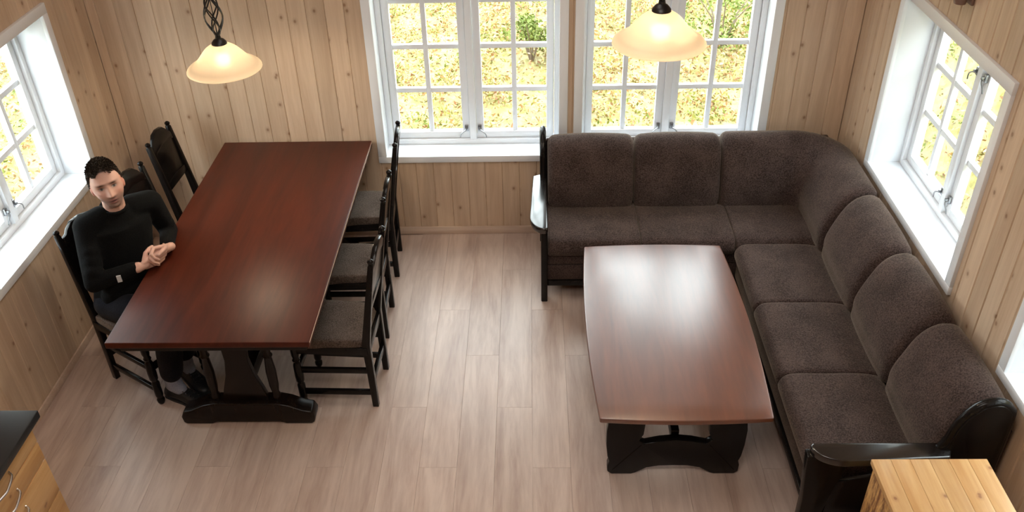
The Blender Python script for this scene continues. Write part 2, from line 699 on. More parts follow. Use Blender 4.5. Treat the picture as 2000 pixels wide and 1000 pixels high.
# windows: casing outer rectangles (a0, a1, z0, z1) on each wall
WIN_BACK = [(1.675, 2.929, 0.576, 2.03), (2.968, 4.2155, 0.576, 2.03)]
WIN_LEFT = [(-1.757, -0.461, 0.759, 1.851)]
WIN_RIGHT = [(-1.817, -0.521, 0.81, 1.903), (-3.653, -2.357, 0.81, 1.903)]
CW = 0.056          # casing width


def M_back(a, d, z):
    return (a, d, z)


def M_left(a, d, z):
    return (-d, a, z)


def M_right(a, d, z):
    return (XR + d, a, z)


def holes(wins):
    return [(a0 + CW * 0.4, a1 - CW * 0.4, z0 + CW * 0.3, z1 - CW * 0.4) for a0, a1, z0, z1 in wins]


def wall(name, mapf, a0, a1, ztop, wins, board_end=None):
    hs = holes(wins)
    mb = MB()
    e0, e1 = (a0 - 0.3, a1 + 0.3) if name == 'wall_back' else (a0, a1)
    cuts = sorted({e0, e1, *[h[0] for h in hs], *[h[1] for h in hs]})
    for p, q in zip(cuts[:-1], cuts[1:]):
        mid = (p + q) / 2
        zs = [(-0.1, ztop)]
        for h in hs:
            if h[0] < mid < h[1]:
                zs = [(-0.1, h[2]), (h[3], ztop)]
        for z0, z1 in zs:
            mb.box(p, q, 0.013, WT + 0.04, z0, z1)
    w = struct(obj(name, mb.map(mapf), M_WALL))
    # tongue and groove boards
    shared = {}
    a = a1
    lo = a0 if board_end is None else board_end
    while a > lo + 0.01:
        b0 = max(a - BW, lo)
        b1 = a
        segs = sorted({b0, b1, *[c for h in hs for c in (h[0], h[1]) if b0 < c < b1]})
        mb = MB()
        gd, gw = (0.009, 0.006) if name == 'wall_right' else (0.0055, 0.0038)
        cut = False
        for p, q in zip(segs[:-1], segs[1:]):
            mid = (p + q) / 2
            zs = [(0.0, ztop)]
            for h in hs:
                if h[0] < mid < h[1]:
                    zs = [(0.0, h[2]), (h[3], ztop)]
                    cut = True
            prof = []
            prof += [(p, gd), (p + gw, 0)] if p == b0 else [(p, 0)]
            prof += [(q - gw, 0), (q, gd)] if q == b1 else [(q, 0)]
            prof += [(q, 0.0125), (p, 0.0125)]
            for z0, z1 in zs:
                mb.loft([[(s, d, z0) for s, d in prof], [(s, d, z1) for s, d in prof]])
        key = None if (cut or len(segs) > 2) else round(b1 - b0, 4)
        if key is not None and key in shared:
            o = bpy.data.objects.new('board', shared[key][0])
            COL.objects.link(o)
            o.parent = w
            pa = shared[key][1]
            o.location = Vector(mapf(b0, 0, 0)) - Vector(mapf(pa, 0, 0))
        else:
            o = obj('board', mb.map(mapf), M_WALL, w)
            if key is not None:
                shared[key] = (o.data, b0)
        a = b0
    return w


wall_back = wall('wall_back', M_back, 0.0, XR, ZT + 0.0, WIN_BACK)
wall_left = wall('wall_left', M_left, YF, 0.0, ZT, WIN_LEFT, board_end=-4.6)
wall_right = wall('wall_right', M_right, YF, 0.0, ZT, WIN_RIGHT, board_end=-4.6)
# gable above the back wall, wall behind the camera and the sloping ceiling: never in view
g = MB().prism([(-0.25, ZT), (XR + 0.25, ZT), (XR / 2, RIDGE + 0.1)], lambda x, z: (x, 0.0, z), lambda x, z: (x, 0.22, z))
struct(obj('wall_gable', g, M_WALL))
g = MB().prism([(-0.25, -0.1), (XR + 0.25, -0.1), (XR + 0.25, ZT), (XR / 2, RIDGE + 0.1), (-0.25, ZT)],
               lambda x, z: (x, YF, z), lambda x, z: (x, YF - 0.2, z))
struct(obj('wall_front', g, M_WALL))
th = 0.18
cl = MB()
for s in (0, 1):
    xa, xb = (-0.3, XR / 2) if s == 0 else (XR + 0.3, XR / 2)
    za = ZT - 0.0
    cl.loft([[(xa, YF - 0.3, za), (xb, YF - 0.3, RIDGE), (xb, YF - 0.3, RIDGE + th), (xa, YF - 0.3, za + th)],
             [(xa, 0.3, za), (xb, 0.3, RIDGE), (xb, 0.3, RIDGE + th), (xa, 0.3, za + th)]])
struct(obj('ceiling', cl, M_WALL))
# skirting
struct(obj('baseboard_back', MB().box(0.0, XR, -0.012, 0.0, 0.0, 0.06), M_TRIM, bevel=0.003))
struct(obj('baseboard_left', MB().box(0.0, 0.012, -2.66, -0.012, 0.0, 0.05), M_TRIM, bevel=0.003))
struct(obj('baseboard_right', MB().box(XR - 0.012, XR, -4.6, -0.012, 0.0, 0.05), M_TRIM, bevel=0.003))


# ------------------------------------------------------------------ windows
def window(name, mapf, rect, rows, handles, inset=0.0):
    a0, a1, z0, z1 = rect
    c = mapf((a0 + a1) / 2, 0, z0)
    t = struct(thing(name, None, None, c))

    def part(nm, mb, parent, mat=M_WHITE, bevel=0.002, **k):
        return obj(nm, mb.map(mapf), mat, parent, bevel=bevel, **k)
    pr = -0.019
    part('casing', MB().box(a0, a1, pr, 0.004, z1 - CW, z1), t, bevel=0.003)
    part('casing', MB().box(a0, a1, pr, 0.004, z0, z0 + CW * 0.82), t, bevel=0.003)
    part('casing', MB().box(a0, a0 + CW, pr, 0.004, z0 + CW * 0.82, z1 - CW), t, bevel=0.003)
    part('casing', MB().box(a1 - CW, a1, pr, 0.004, z0 + CW * 0.82, z1 - CW), t, bevel=0.003)
    i0, i1, k0, k1 = a0 + CW - 0.008, a1 - CW + 0.008, z0 + CW * 0.82 - 0.006, z1 - CW + 0.008
    e = 0.018
    part('sill', MB().box(i0 - e, i1 + e, -0.006, WT, k0 - e, k0), t, bevel=0.001)
    part('reveal', MB().box(i0 - e, i1 + e, -0.006, WT, k1, k1 + e), t, bevel=0.001)
    part('reveal', MB().box(i0 - e, i0, -0.006, WT, k0, k1), t, bevel=0.001)
    part('reveal', MB().box(i1, i1 + e, -0.006, WT, k0, k1), t, bevel=0.001)
    # outer frame with a centre post
    fw = 0.034
    f0, f1 = WT - 0.02, WT + 0.06
    am = (i0 + i1) / 2
    fr = MB()
    fr.box(i0, i0 + fw, f0, f1, k0, k1).box(i1 - fw, i1, f0, f1, k0, k1)
    fr.box(i0 + fw, i1 - fw, f0, f1, k0, k0 + fw).box(i0 + fw, i1 - fw, f0, f1, k1 - fw, k1)
    fr.box(am - 0.022, am + 0.022, f0, f1, k0 + fw, k1 - fw)
    part('frame', fr, t)
    sw = 0.046
    for s, (p, q) in enumerate(((i0 + fw + 0.003, am - 0.025), (am + 0.025, i1 - fw - 0.003))):
        s0, s1 = WT + 0.002, WT + 0.05
        zb, zt = k0 + fw + 0.003, k1 - fw - 0.003
        sm = MB().box(p, p + sw, s0, s1, zb, zt).box(q - sw, q, s0, s1, zb, zt)
        sm.box(p + sw, q - sw, s0, s1, zb, zb + sw).box(p + sw, q - sw, s0, s1, zt - sw, zt)
        sash = part('sash', sm, t)
        pa, pb, pz0, pz1 = p + sw, q - sw, zb + sw, zt - sw
        mw = 0.0155
        g0 = WT + 0.030
        pm = (pa + pb) / 2
        part('muntin', MB().box(pm - mw, pm + mw, WT + 0.012, WT + 0.046, pz0, pz1), sash)
        zs = [pz0 + (pz1 - pz0) * i / rows for i in range(rows + 1)]
        for zz in zs[1:-1]:
            part('muntin', MB().box(pa, pm - mw, WT + 0.014, WT + 0.044, zz - mw, zz + mw).box(pm + mw, pb, WT + 0.014, WT + 0.044, zz - mw, zz + mw), sash)
        for i in range(rows):
            for (u0, u1) in ((pa, pm - mw), (pm + mw, pb)):
                zlo = zs[i] + (mw if i else 0)
                zhi = zs[i + 1] - (mw if i < rows - 1 else 0)
                obj('pane', MB().box(u0, u1, g0, g0 + 0.004, zlo, zhi).map(mapf), M_GLASS, sash)
        # espagnolette latches beside the centre post: bracket plus bent hook
        sg = -1 if s == 0 else 1
        for hz in handles:
            hz = zb + hz if hz >= 0 else zt + hz
            ac = am + sg * 0.045
            lb = MB().box(ac - 0.012, ac + 0.012, WT - 0.014, WT + 0.004, hz - 0.02, hz + 0.02)
            lb.box(ac - 0.006, ac + 0.006, WT - 0.03, WT - 0.012, hz - 0.008, hz + 0.008)
            latch = part('latch', lb, sash, M_LATCH, label='grey metal latch')
            pts = catmull([(ac + sg * 0.004, WT - 0.026, hz - 0.004), (ac + sg * 0.02, WT - 0.034, hz - 0.014), (ac + sg * 0.038, WT - 0.03, hz - 0.035),
                           (ac + sg * 0.044, WT - 0.026, hz - 0.06)], 9, closed=False)
            obj('stay_hook', MB().tube(pts, 0.0036, 6).map(mapf), M_LATCH, sash, smooth=True, label='bent metal hook of the latch')
    return t


window('window_1', M_back, WIN_BACK[0], 4, [0.075])
window('window_2', M_back, WIN_BACK[1], 4, [0.075])
window('window_3', M_left, WIN_LEFT[0], 3, [0.09, -0.16])
window('window_4', M_right, WIN_RIGHT[0], 3, [0.09, -0.16])
window('window_5', M_right, WIN_RIGHT[1], 3, [0.09, -0.16])

# ------------------------------------------------------------------ hillside outside
def hill_z(x, y):
    z = -0.42 + 0.0 * x
    z = z + np.maximum(0, y - 0.5) * 0.055 + np.maximum(0, -x - 0.5) * 0.10 + np.maximum(0, x - 5.6) * 0.05 + np.minimum(5.0, np.maximum(0, x - 6.0) * 1.1)
    z = z + 0.05 * np.sin(1.7 * x + 0.6) * np.sin(1.3 * y) + 0.02 * np.sin(4.1 * x) * np.cos(3.7 * y + 1)
    return z


nx, ny = 90, 80
gx = np.linspace(-14, 19, nx)
gy = np.linspace(-12, 20, ny)
GX, GY = np.meshgrid(gx, gy)
GZ = hill_z(GX, GY)
mb = MB()
mb.v = [tuple(p) for p in np.stack([GX.ravel(), GY.ravel(), GZ.ravel()], 1)]
mb.f = [(j * nx + i, j * nx + i + 1, (j + 1) * nx + i + 1, (j + 1) * nx + i) for j in range(ny - 1) for i in range(nx - 1)]
struct(obj('hillside', mb, M_GROUND, smooth=True))


def leaves(cent, rad, hgt, n, size):
    """n leaf blades per clump: small bent quads pointing every way"""
    k = len(cent)
    ci = np.repeat(np.arange(k), n)
    m = k * n
    u = rng.normal(size=(m, 3))
    u /= np.linalg.norm(u, axis=1, keepdims=True)
    u[:, 2] = np.abs(u[:, 2])
    rr = rng.random((m, 1)) ** 0.4
    pos = cent[ci] + u * rr * np.stack([rad[ci], rad[ci], hgt[ci]], 1)
    d = rng.normal(size=(m, 3))
    d /= np.linalg.norm(d, axis=1, keepdims=True)
    e = rng.normal(size=(m, 3))
    e -= d * (d * e).sum(1, keepdims=True)
    e /= np.linalg.norm(e, axis=1, keepdims=True)
    s = size * (0.6 + 0.8 * rng.random((m, 1)))
    a, b_ = d * s, e * s * 0.45
    V = np.stack([pos - a, pos + b_, pos + a, pos - b_], 1).reshape(-1, 3)
    return V


def leaf_mesh(name, V, mat):
    me = bpy.data.meshes.new(name)
    n = len(V) // 4
    me.vertices.add(len(V))
    me.vertices.foreach_set('co', V.astype(np.float32).ravel())
    me.loops.add(n * 4)
    me.loops.foreach_set('vertex_index', np.arange(n * 4, dtype=np.int32))
    me.polygons.add(n)
    me.polygons.foreach_set('loop_start', np.arange(0, n * 4, 4, dtype=np.int32))
    me.update(calc_edges=True)
    me.materials.append(mat)
    o = bpy.data.objects.new(name, me)
    COL.objects.link(o)
    return o


def scatter(x0, x1, y0, y1, n):
    x = x0 + (x1 - x0) * rng.random(n)
    y = y0 + (y1 - y0) * rng.random(n)
    return np.stack([x, y, hill_z(x, y) - 0.03], 1)


cs = np.concatenate([scatter(-0.6, 6.2, 0.8, 9.5, 3200), scatter(-5.5, -0.8, -3.5, 3.5, 1100), scatter(5.2, 9.5, -3.5, 3.0, 1100)])
heath = leaf_mesh('heath_foliage', leaves(cs, 0.10 + 0.16 * rng.random(len(cs)), 0.06 + 0.22 * rng.random(len(cs)), 36, 0.022), M_HEATH)
heath['kind'] = 'stuff'
tag(heath, 'low yellow and orange autumn heath covering the slope outside the windows', 'heath')


def shrub(x, y, r, h, label):
    z = float(hill_z(np.array(x), np.array(y)))
    t = thing('shrub', label, 'shrub', (x, y, z))
    tw = MB()
    for k in range(6):
        a = k * 2 * PI / 6 + 0.3
        tw.tube([(0, 0, -0.05), (0.3 * r * math.cos(a), 0.3 * r * math.sin(a), h * 0.5), (0.7 * r * math.cos(a), 0.7 * r * math.sin(a), h * 0.85)], [0.012, 0.008, 0.004], 5)
    obj('stems', tw, M_TWIG, t, local=True)
    cc = rng.normal(size=(16, 3)) * np.array([r * 0.45, r * 0.45, h * 0.22]) + np.array([0, 0, h * 0.45])
    f = leaf_mesh('foliage', leaves(cc, np.full(16, r * 0.35), np.full(16, h * 0.28), 60, 0.025), M_SHRUB)
    f.parent = t
    f['kind'] = 'stuff'
    return t


shrub(2.70, 3.6, 0.34, 0.55, 'green shrub outside, seen through the right casement of the left back window')
shrub(4.75, 4.0, 0.50, 0.75, 'green shrub outside, seen through the right casement of the back window behind the sofa')
shrub(6.6, 0.55, 0.45, 0.9, 'green shrub outside, seen at the top of the right side window')

# ------------------------------------------------------------------ corner sofa
sofa = thing('corner_sofa', 'dark brown fabric corner sofa with black wooden ends, under the windows in the right corner', 'sofa', (3.9, -0.5, 0))
BACK_PROF = [(0.0, 0.42), (-0.014, 0.50), (-0.016, 0.57), (0.012, 0.67), (0.068, 0.785), (0.135, 0.848), (0.205, 0.862), (0.262, 0.825),
             (0.285, 0.70), (0.285, 0.52), (0.27, 0.42), (0.12, 0.40)]
SEAT_PROF = [(0.0, 0.355), (-0.012, 0.395), (0.008, 0.437), (0.06, 0.455), (0.24, 0.458), (0.44, 0.445), (0.50, 0.41), (0.49, 0.345), (0.25, 0.335), (0.04, 0.335)]
YB = -0.385    # lower front line of the back run cushions
XB = 4.388     # same for the right run
YS = -0.795    # seat nose of the back run
XS = 3.912


def place_back(s, d, z):
    return (s, YB + d, z)


def place_right(s, d, z):
    return (XB + d, s, z)


for a, b in ((2.795, 3.342), (3.342, 3.888)):
    obj('back_cushion', pillow(BACK_PROF, ends(a + 0.002, b - 0.002, 0.045), place_back, crown=0.014), M_SOFA, sofa, smooth=True, angle=80)
# corner back: the same profile swept round the inside corner
cr = 0.07
path = [(3.890 + i * (XB - cr - 3.890) / 6, YB) for i in range(7)]
nrm = [(0, 1)] * 7
for k in range(1, 9):
    a = PI / 2 - k * (PI / 2) / 9
    path.append((XB - cr + cr * math.cos(a), YB - cr + cr * math.sin(a)))
    nrm.append((math.cos(a), math.sin(a)))
for i in range(7):
    path.append((XB, YB - cr - i * (0.905 - 0.385 - cr) / 6))
    nrm.append((1, 0))
prof = [(p[0], p[1]) for p in catmull(BACK_PROF, 36)]
pcx = sum(p[0] for p in prof) / len(prof)
pcy = sum(p[1] for p in prof) / len(prof)
rings = []


def corner_ring(pt, nm, inset, shift=0.0, tdir=(0, 0)):
    ring = []
    for d, z in prof:
        dx, dy = d - pcx, z - pcy
        k = max(0.08, 1 - inset / max(math.hypot(dx, dy), 1e-6))
        dd, zz = pcx + dx * k, pcy + dy * k
        ring.append((pt[0] + nm[0] * dd + tdir[0] * shift, pt[1] + nm[1] * dd + tdir[1] * shift, zz))
    return ring


for q in (0, 25, 50, 75):
    q = math.radians(q)
    rings.append(corner_ring(path[0], nrm[0], 0.045 * (1 - math.sin(q)), 0.045 * (1 - math.cos(q)), (1, 0)))
for p_, n_ in list(zip(path, nrm))[1:-1]:
    rings.append(corner_ring(p_, n_, 0))
for q in (75, 50, 25, 0):
    q = math.radians(q)
    rings.append(corner_ring(path[-1], nrm[-1], 0.045 * (1 - math.sin(q)), 0.045 * (1 - math.cos(q)), (0, 1)))
obj('corner_back_cushion', MB().loft(rings), M_SOFA, sofa, smooth=True, angle=80, label='curved corner back of the sofa')
for a, b in ((-0.915, -1.485), (-1.485, -2.045), (-2.045, -2.60)):
    obj('back_cushion', pillow(BACK_PROF, ends(a - 0.002, b + 0.002, 0.05), place_right, crown=0.012), M_SOFA, sofa, smooth=True, angle=80)
for a, b in ((2.79, 3.352), (3.352, 3.918), (3.918, 4.42)):
    obj('seat_cushion', pillow(SEAT_PROF, ends(a + 0.001, b - 0.001, 0.016), lambda s, d, z: (s, YS + d, z)), M_SOFA, sofa, smooth=True, angle=80)
for a, b in ((-0.838, -1.402), (-1.402, -1.967), (-1.967, -2.545)):
    obj('seat_cushion', pillow(SEAT_PROF, ends(a - 0.001, b + 0.001, 0.024), lambda s, d, z: (XS + d, s, z + 0.004)), M_SOFA, sofa, smooth=True, angle=80)
# upholstered base: two bands with a seam, black rail below
obj('base_panel', MB().box(2.787, 3.95, -0.765, -0.12, 0.262, 0.345), M_SOFA, sofa, bevel=0.01)
obj('base_panel', MB().box(2.787, 3.95, -0.765, -0.12, 0.145, 0.256), M_SOFA, sofa, bevel=0.01)
obj('base_panel', MB().box(3.952, 4.62, -2.545, -0.12, 0.262, 0.345), M_SOFA, sofa, bevel=0.01)
obj('base_panel', MB().box(3.952, 4.62, -2.545, -0.12, 0.145, 0.256), M_SOFA, sofa, bevel=0.01)
obj('base_rail', MB().box(2.787, 3.95, -0.772, -0.73, 0.105, 0.145), M_BLACK, sofa, bevel=0.004)
obj('base_rail', MB().box(3.938, 3.978, -2.56, -0.772, 0.105, 0.145), M_BLACK, sofa, bevel=0.004)
obj('back_board', MB().box(2.79, 4.6, -0.105, -0.07, 0.12, 0.78), M_SOFA, sofa, bevel=0.008)
obj('back_board', MB().box(4.665, 4.685, -2.6, -0.5, 0.12, 0.70), M_SOFA, sofa, bevel=0.006)
for (x, y) in ((3.96, -0.75), (4.60, -0.14), (4.60, -1.4), (3.96, -1.6)):
    obj('foot', MB().bar([(x, y, 0.0), (x, y, 0.145)], [0.04, 0.05], [0.04, 0.05]), M_BLACK, sofa, bevel=0.004)

POST = [(0.305, 0.575), (0.272, 0.65), (0.254, 0.735), (0.222, 0.805), (0.175, 0.853), (0.115, 0.865), (0.068, 0.83), (0.052, 0.76), (0.05, 0.40),
        (0.05, 0.0), (0.12, 0.0), (0.13, 0.25), (0.16, 0.42), (0.22, 0.50), (0.28, 0.53)]
LEG = [(0.83, 0.0), (0.745, 0.0), (0.735, 0.15), (0.705, 0.34), (0.675, 0.48), (0.665, 0.575), (0.845, 0.575), (0.838, 0.45), (0.825, 0.30), (0.825, 0.12)]
PANEL = [(0.72, 0.12), (0.70, 0.40), (0.55, 0.435), (0.40, 0.475), (0.25, 0.52), (0.13, 0.42), (0.12, 0.12)]


def end_frame(tmap, inner, outer, sgn, arm_len, name_leg):
    """black end of the sofa: post with a scrolled top, arm board, leg and panel; tmap(t, w, z): t from the wall, w across"""
    def pr(outline, w0, w1):
        return MB().prism(outline, lambda t, z: tmap(t, w0, z), lambda t, z: tmap(t, w1, z))
    po = [(p[0], p[1]) for p in catmull(POST[:9], 40, closed=False)] + POST[9:]
    end = obj('end_post', pr(po, inner, outer), M_BLACK, sofa, bevel=0.006)
    # bead that follows the scrolled edge
    bead = [(p[0], p[1]) for p in catmull(POST[:9], 40, closed=False)]
    obj('scroll_edge', MB().tube([tmap(t, (inner + outer) / 2, z) for t, z in bead], 0.021, 10), M_BLACK, end, smooth=True, label='rounded black edge of the end post')
    lg = LEG
    if name_leg == 'slim':
        lg = [(0.80, 0.0), (0.735, 0.0), (0.735, 0.575), (0.80, 0.575)]
    obj('front_leg', pr([(p[0], p[1]) for p in lg], inner, outer), M_BLACK, sofa, bevel=0.005)
    obj('end_panel', pr(PANEL, inner + 0.3 * (outer - inner), inner + 0.7 * (outer - inner)), M_BLACK, sofa, bevel=0.004)
    # arm board, rounded at the outer front corner
    w_in, w_out = inner, inner + sgn * 0.105
    o = []
    tf = arm_len
    for k in range(9):
        a = k / 8 * PI / 2
        o.append((tf - 0.14 + 0.14 * math.cos(a), w_out - sgn * 0.085 + sgn * 0.085 * math.sin(a)))
    o += [(0.27, w_out - sgn * 0.02), (0.25, w_out - sgn * 0.06), (0.25, w_in), (tf - 0.012, w_in), (tf, w_in + sgn * 0.012)]
    mb = MB().prism(o, lambda t, w: tmap(t, w, 0.572), lambda t, w: tmap(t, w, 0.612))
    obj('armrest', mb, M_ARM, sofa, bevel=0.009, seg=3)


end_frame(lambda t, w, z: (w, -t, z), 2.788, 2.748, -1, 0.895, 'slim')
end_frame(lambda t, w, z: (XR - t, w, z), -2.575, -2.625, -1, 0.83, 'wide')

# ------------------------------------------------------------------ coffee table
ct = thing('coffee_table', 'low coffee table with barrel shaped brown varnished top and black base before the corner sofa', 'table', (3.397, -1.62, 0))
hw, hl = 0.397, 0.70
o = []
n = 14
for k in range(n):
    t = -1 + 2 * k / n
    o.append((-hw - 0.030 * (1 - t * t), t * hl))
for k in range(n):
    t = -1 + 2 * k / n
    o.append((t * hw, hl + 0.018 * (1 - t * t)))
for k in range(n):
    t = 1 - 2 * k / n
    o.append((hw + 0.030 * (1 - t * t), t * hl))
for k in range(n):
    t = 1 - 2 * k / n
    o.append((t * hw, -hl - 0.018 * (1 - t * t)))
mb = MB().prism(o, lambda x, y: (x, y, 0.472), lambda x, y: (x, y, 0.502))
obj('tabletop', mb, M_COFFEE, ct, bevel=0.007, local=True, seg=3, angle=50)


def outline_sym(half):
    """mirror half an outline (x >= 0, from the top centre line round to the bottom centre line)"""
    return half + [(-x, z) for x, z in reversed(half) if x > 1e-6]


up = [(0.150, 0.455), (0.152, 0.36), (0.158, 0.275), (0.178, 0.235), (0.150, 0.212), (0.08, 0.230), (0.0, 0.240)]
half = [(0.30, 0.455), (0.325, 0.40), (0.338, 0.30), (0.336, 0.20), (0.328, 0.125), (0.318, 0.09), (0.326, 0.06), (0.325, 0.018), (0.305, 0.0), (0.205, 0.0),
        (0.185, 0.008), (0.13, 0.045), (0.07, 0.058), (0.0, 0.060)]
for yy in (-0.565, 0.565):
    full = half + [(-x, z) for x, z in reversed(half[:-1])]
    full += [(-x, z) for x, z in up] + [(x, z) for x, z in reversed(up[:-1])]
    mb = MB().prism(full, lambda x, z: (x - 0.012, yy - 0.022, z), lambda x, z: (x - 0.012, yy + 0.022, z))
    tr = obj('trestle', mb, M_BLACK, ct, bevel=0.006, local=True)
    for s in (-1, 1):
        obj('inlay_line', MB().tube([(s * 0.165 - 0.012, yy - 0.0225, 0.205), (s * 0.30 - 0.012, yy - 0.0225, 0.03)], 0.0022, 5), M_BROWNBLACK, tr, local=True)
    obj('cleat', MB().box(-0.33, 0.31, yy - 0.03, yy + 0.03, 0.45, 0.472), M_BLACK, ct, bevel=0.003, local=True)
obj('stretcher', MB().box(-0.032, 0.008, -0.545, 0.545, 0.20, 0.262), M_BLACK, ct, bevel=0.004, local=True)

# ------------------------------------------------------------------ dining table
dt = thing('dining_table', 'long dark red mahogany stained dining table on black trestle feet, pushed against the back wall', 'table', (1.158, -1.036, 0))
obj('tabletop', MB().box(-0.487, 0.487, -1.027, 1.008, 0.718, 0.752), M_TABLE, dt, bevel=0.005, local=True, seg=3)
obj('edge_strip', MB().box(0.4855, 0.4885, -1.02, 1.0, 0.741, 0.7475), M_TRIM, dt, local=True, label='pale thin strip along the long edge of the tabletop')  # thin pale strip set along the right long edge
for s in (-1, 1):
    obj('apron', MB().box(s * 0.44 - 0.012, s * 0.44 + 0.012, -0.95, 0.93, 0.655, 0.718), M_BLACK, dt, bevel=0.002, local=True)
for yy in (-0.96, 0.93):
    obj('apron', MB().box(-0.452, 0.452, yy - 0.012, yy + 0.012, 0.655, 0.718), M_BLACK, dt, bevel=0.002, local=True)
for yy in (-0.765, 0.765):
    xo = 0.008
    foot = [(-0.355, 0.012), (-0.36, 0.05), (-0.345, 0.085), (-0.30, 0.095), (-0.23, 0.13), (-0.17, 0.145), (0.17, 0.145), (0.23, 0.13), (0.30, 0.095), (0.345, 0.085),
            (0.36, 0.05), (0.355, 0.012), (0.34, 0.0), (0.20, 0.0), (0.17, 0.014), (-0.17, 0.014), (-0.20, 0.0), (-0.34, 0.0)]
    obj('foot_beam', MB().prism(foot, lambda x, z: (x + xo, yy - 0.05, z), lambda x, z: (x + xo, yy + 0.05, z)), M_BROWNBLACK, dt, bevel=0.012, local=True, seg=3)
    hp = [(0.09, 0.66), (0.085, 0.60), (0.065, 0.52), (0.060, 0.42), (0.075, 0.32), (0.105, 0.22), (0.125, 0.143)]
    full = hp + [(-x, z) for x, z in reversed(hp)]
    obj('lyre_panel', MB().prism(full, lambda x, z: (x + xo, yy - 0.018, z), lambda x, z: (x + xo, yy + 0.018, z)), M_BROWNBLACK, dt, bevel=0.005, local=True)
    obj('top_beam', MB().box(-0.36, 0.375, yy - 0.04, yy + 0.04, 0.655, 0.718), M_BLACK, dt, bevel=0.004, local=True)
    for s in (-1, 1):
        pr = [(0.020, 0.14), (0.026, 0.17), (0.018, 0.19), (0.025, 0.24), (0.027, 0.34), (0.020, 0.43), (0.027, 0.445), (0.020, 0.46), (0.024, 0.55), (0.026, 0.60), (0.018, 0.62), (0.024, 0.66)]
        obj('turned_spindle', MB().lathe(pr, (xo + s * 0.163, yy, 0), 12), M_BROWNBLACK, dt, smooth=True, local=True)
obj('stretcher', MB().box(-0.03, 0.046, -0.75, 0.75, 0.20, 0.28), M_BROWNBLACK, dt, bevel=0.005, local=True)


# ------------------------------------------------------------------ dining chairs
def rake(z):
    return 0.006 if z < 0.44 else 0.006 - (z - 0.44) * 0.16


